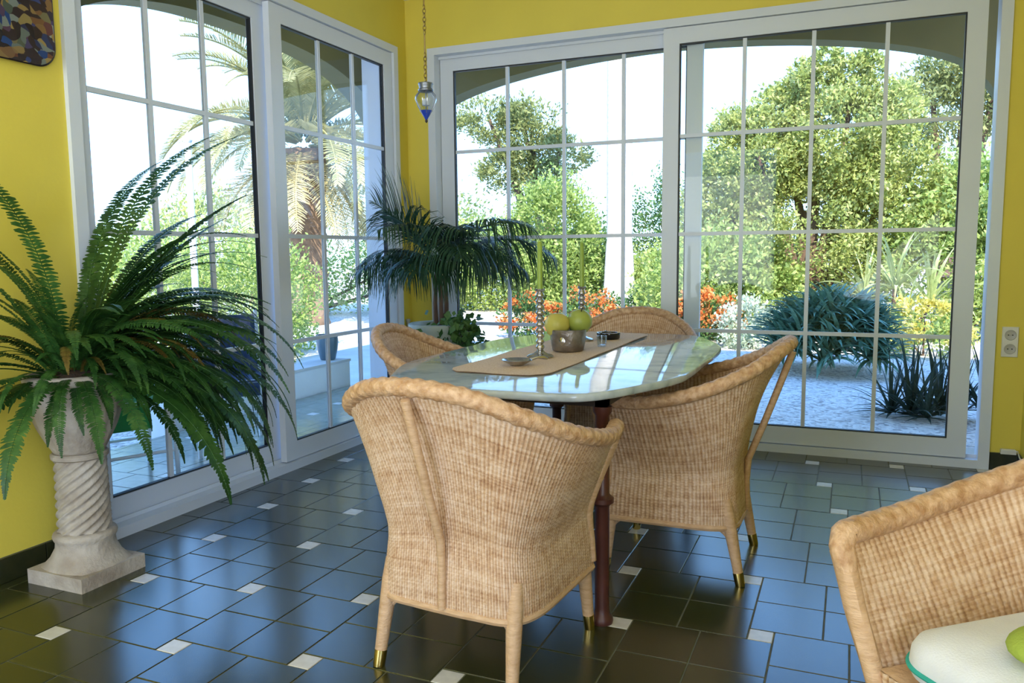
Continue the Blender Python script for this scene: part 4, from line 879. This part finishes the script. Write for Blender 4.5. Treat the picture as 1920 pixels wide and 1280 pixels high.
# strap-leaved plants: each leaf a curved blade
def strap_data(ln, w, e0, bend, fold=.25):
    m = 9; s = np.linspace(0, 1, m); ang = radians(e0) - radians(bend) * s ** 1.4
    X = np.concatenate([[0], np.cumsum(np.cos(ang) * ln / (m - 1))[:-1]]); Z = np.concatenate([[0], np.cumsum(np.sin(ang) * ln / (m - 1))[:-1]])
    wd = w * np.array([.8, 1, 1, .95, .85, .7, .5, .28, .03]); V = []; F = []
    for i in range(m): V += [(X[i] - fold * wd[i] * sin(ang[i]) * -1, -wd[i] / 2, Z[i] + fold * wd[i] * cos(ang[i])), (X[i], 0, Z[i]), (X[i], wd[i] / 2, Z[i] + fold * wd[i] * cos(ang[i]))]
    for i in range(m - 1): F += [(3 * i, 3 * i + 1, 3 * i + 4, 3 * i + 3), (3 * i + 1, 3 * i + 2, 3 * i + 5, 3 * i + 4)]
    return V, F
def strap_leaf(name, ln, w, e0, bend, mat, seed):
    me = fast_mesh(name, *strap_data(ln, w, e0, bend), True); me.materials.append(MT[mat]); return me
def rosette(name, label, cat, loc, heads, specs, mat, nper, zmax=1.0, bark=None):
    t = thing(name, label, cat, loc); ms = [strap_leaf('leaf', *sp, mat, i) for i, sp in enumerate(specs)]
    for hi, (hx, hy, hz, sc) in enumerate(heads):
        for k in range(nper):
            az = k * 2.39996 + hi * .7 + random.uniform(-.2, .2); o = ob('leaf', ms[k % len(ms)], None, t)
            o.location = (hx, hy, hz); o.rotation_euler = (random.gauss(0, .1), 0, az); o.scale = (sc * random.uniform(.85, 1.15),) * 3
        if bark: sob('stem', MB().tube([(hx * .3, hy * .3, 0), (hx * .8, hy * .8, hz * .6), (hx, hy, hz + .03)], .03, 7), bark, t)
    return t
def dome(n, a, b, h):
    out = []
    for k in range(n):
        t = random.uniform(-pi, pi); q = sqrt(random.random())
        out.append((a * q * cos(t), b * q * sin(t), max(.03, h * sqrt(max(0, 1 - (q * .98) ** 2))), random.uniform(.85, 1.2)))
    return out
ALO = [(.40, .046, 74, 60), (.42, .050, 48, 70), (.40, .050, 24, 60), (.36, .046, 0, 50)]
al = rosette('aloe_bush', 'big mounded blue-green aloe bush on the shaded gravel', 'aloe', (2.58, 4.32, GZ), dome(28, .55, .46, .62), ALO, 'aloe', 10)
V = []; F = []
for (hx, hy, hz, sc) in dome(120, .58, .50, .60):
    for k in range(12):
        me = strap_data(*ALO[k % 4]); az = k * 2.4 + random.random(); c_, s_ = cos(az) * sc, sin(az) * sc; k0 = len(V)
        V += [(hx + x * c_ - y * s_, hy + x * s_ + y * c_, hz + z * sc) for x, y, z in me[0]]; F += [tuple(i + k0 for i in f) for f in me[1]]
ob('leaf_mass', fast_mesh('leaf_mass', V, F, True), 'aloe', al)['kind'] = 'stuff'
rosette('strap_leaf_plant', 'tall plant with pale arching strap leaves behind the yellow flowers', 'plant', (3.30, 6.9, GZ), [(0, 0, .75, 1), (.42, .1, .55, 1), (-.35, .1, .62, .9), (.15, -.1, .35, .9)],
        [(.85, .05, 82, 40), (.9, .05, 60, 70), (.85, .05, 42, 80), (.8, .05, 20, 80)], 'yucca', 22, bark='bark')
rosette('spiky_plant', 'dark spiky plant in the gravel just outside the garden window', 'plant', (3.22, 1.92, GZ), [(0, 0, .02, 1.05), (.20, .08, .02, .95), (-.14, .06, .02, .8), (.1, -.06, .02, .75)],
        [(.62, .028, 84, 22), (.58, .028, 66, 30), (.50, .028, 44, 44), (.46, .028, 24, 40), (.36, .03, 8, 20)], 'agave', 34)
rosette('spiky_plant', 'second dark spiky plant seen through the gap beside the sliding sash', 'plant', (3.72, 2.0, GZ), [(0, 0, .02, 1.0), (-.16, .05, .02, .8)],
        [(.60, .028, 82, 22), (.56, .028, 62, 30), (.50, .028, 44, 44)], 'agave', 30)
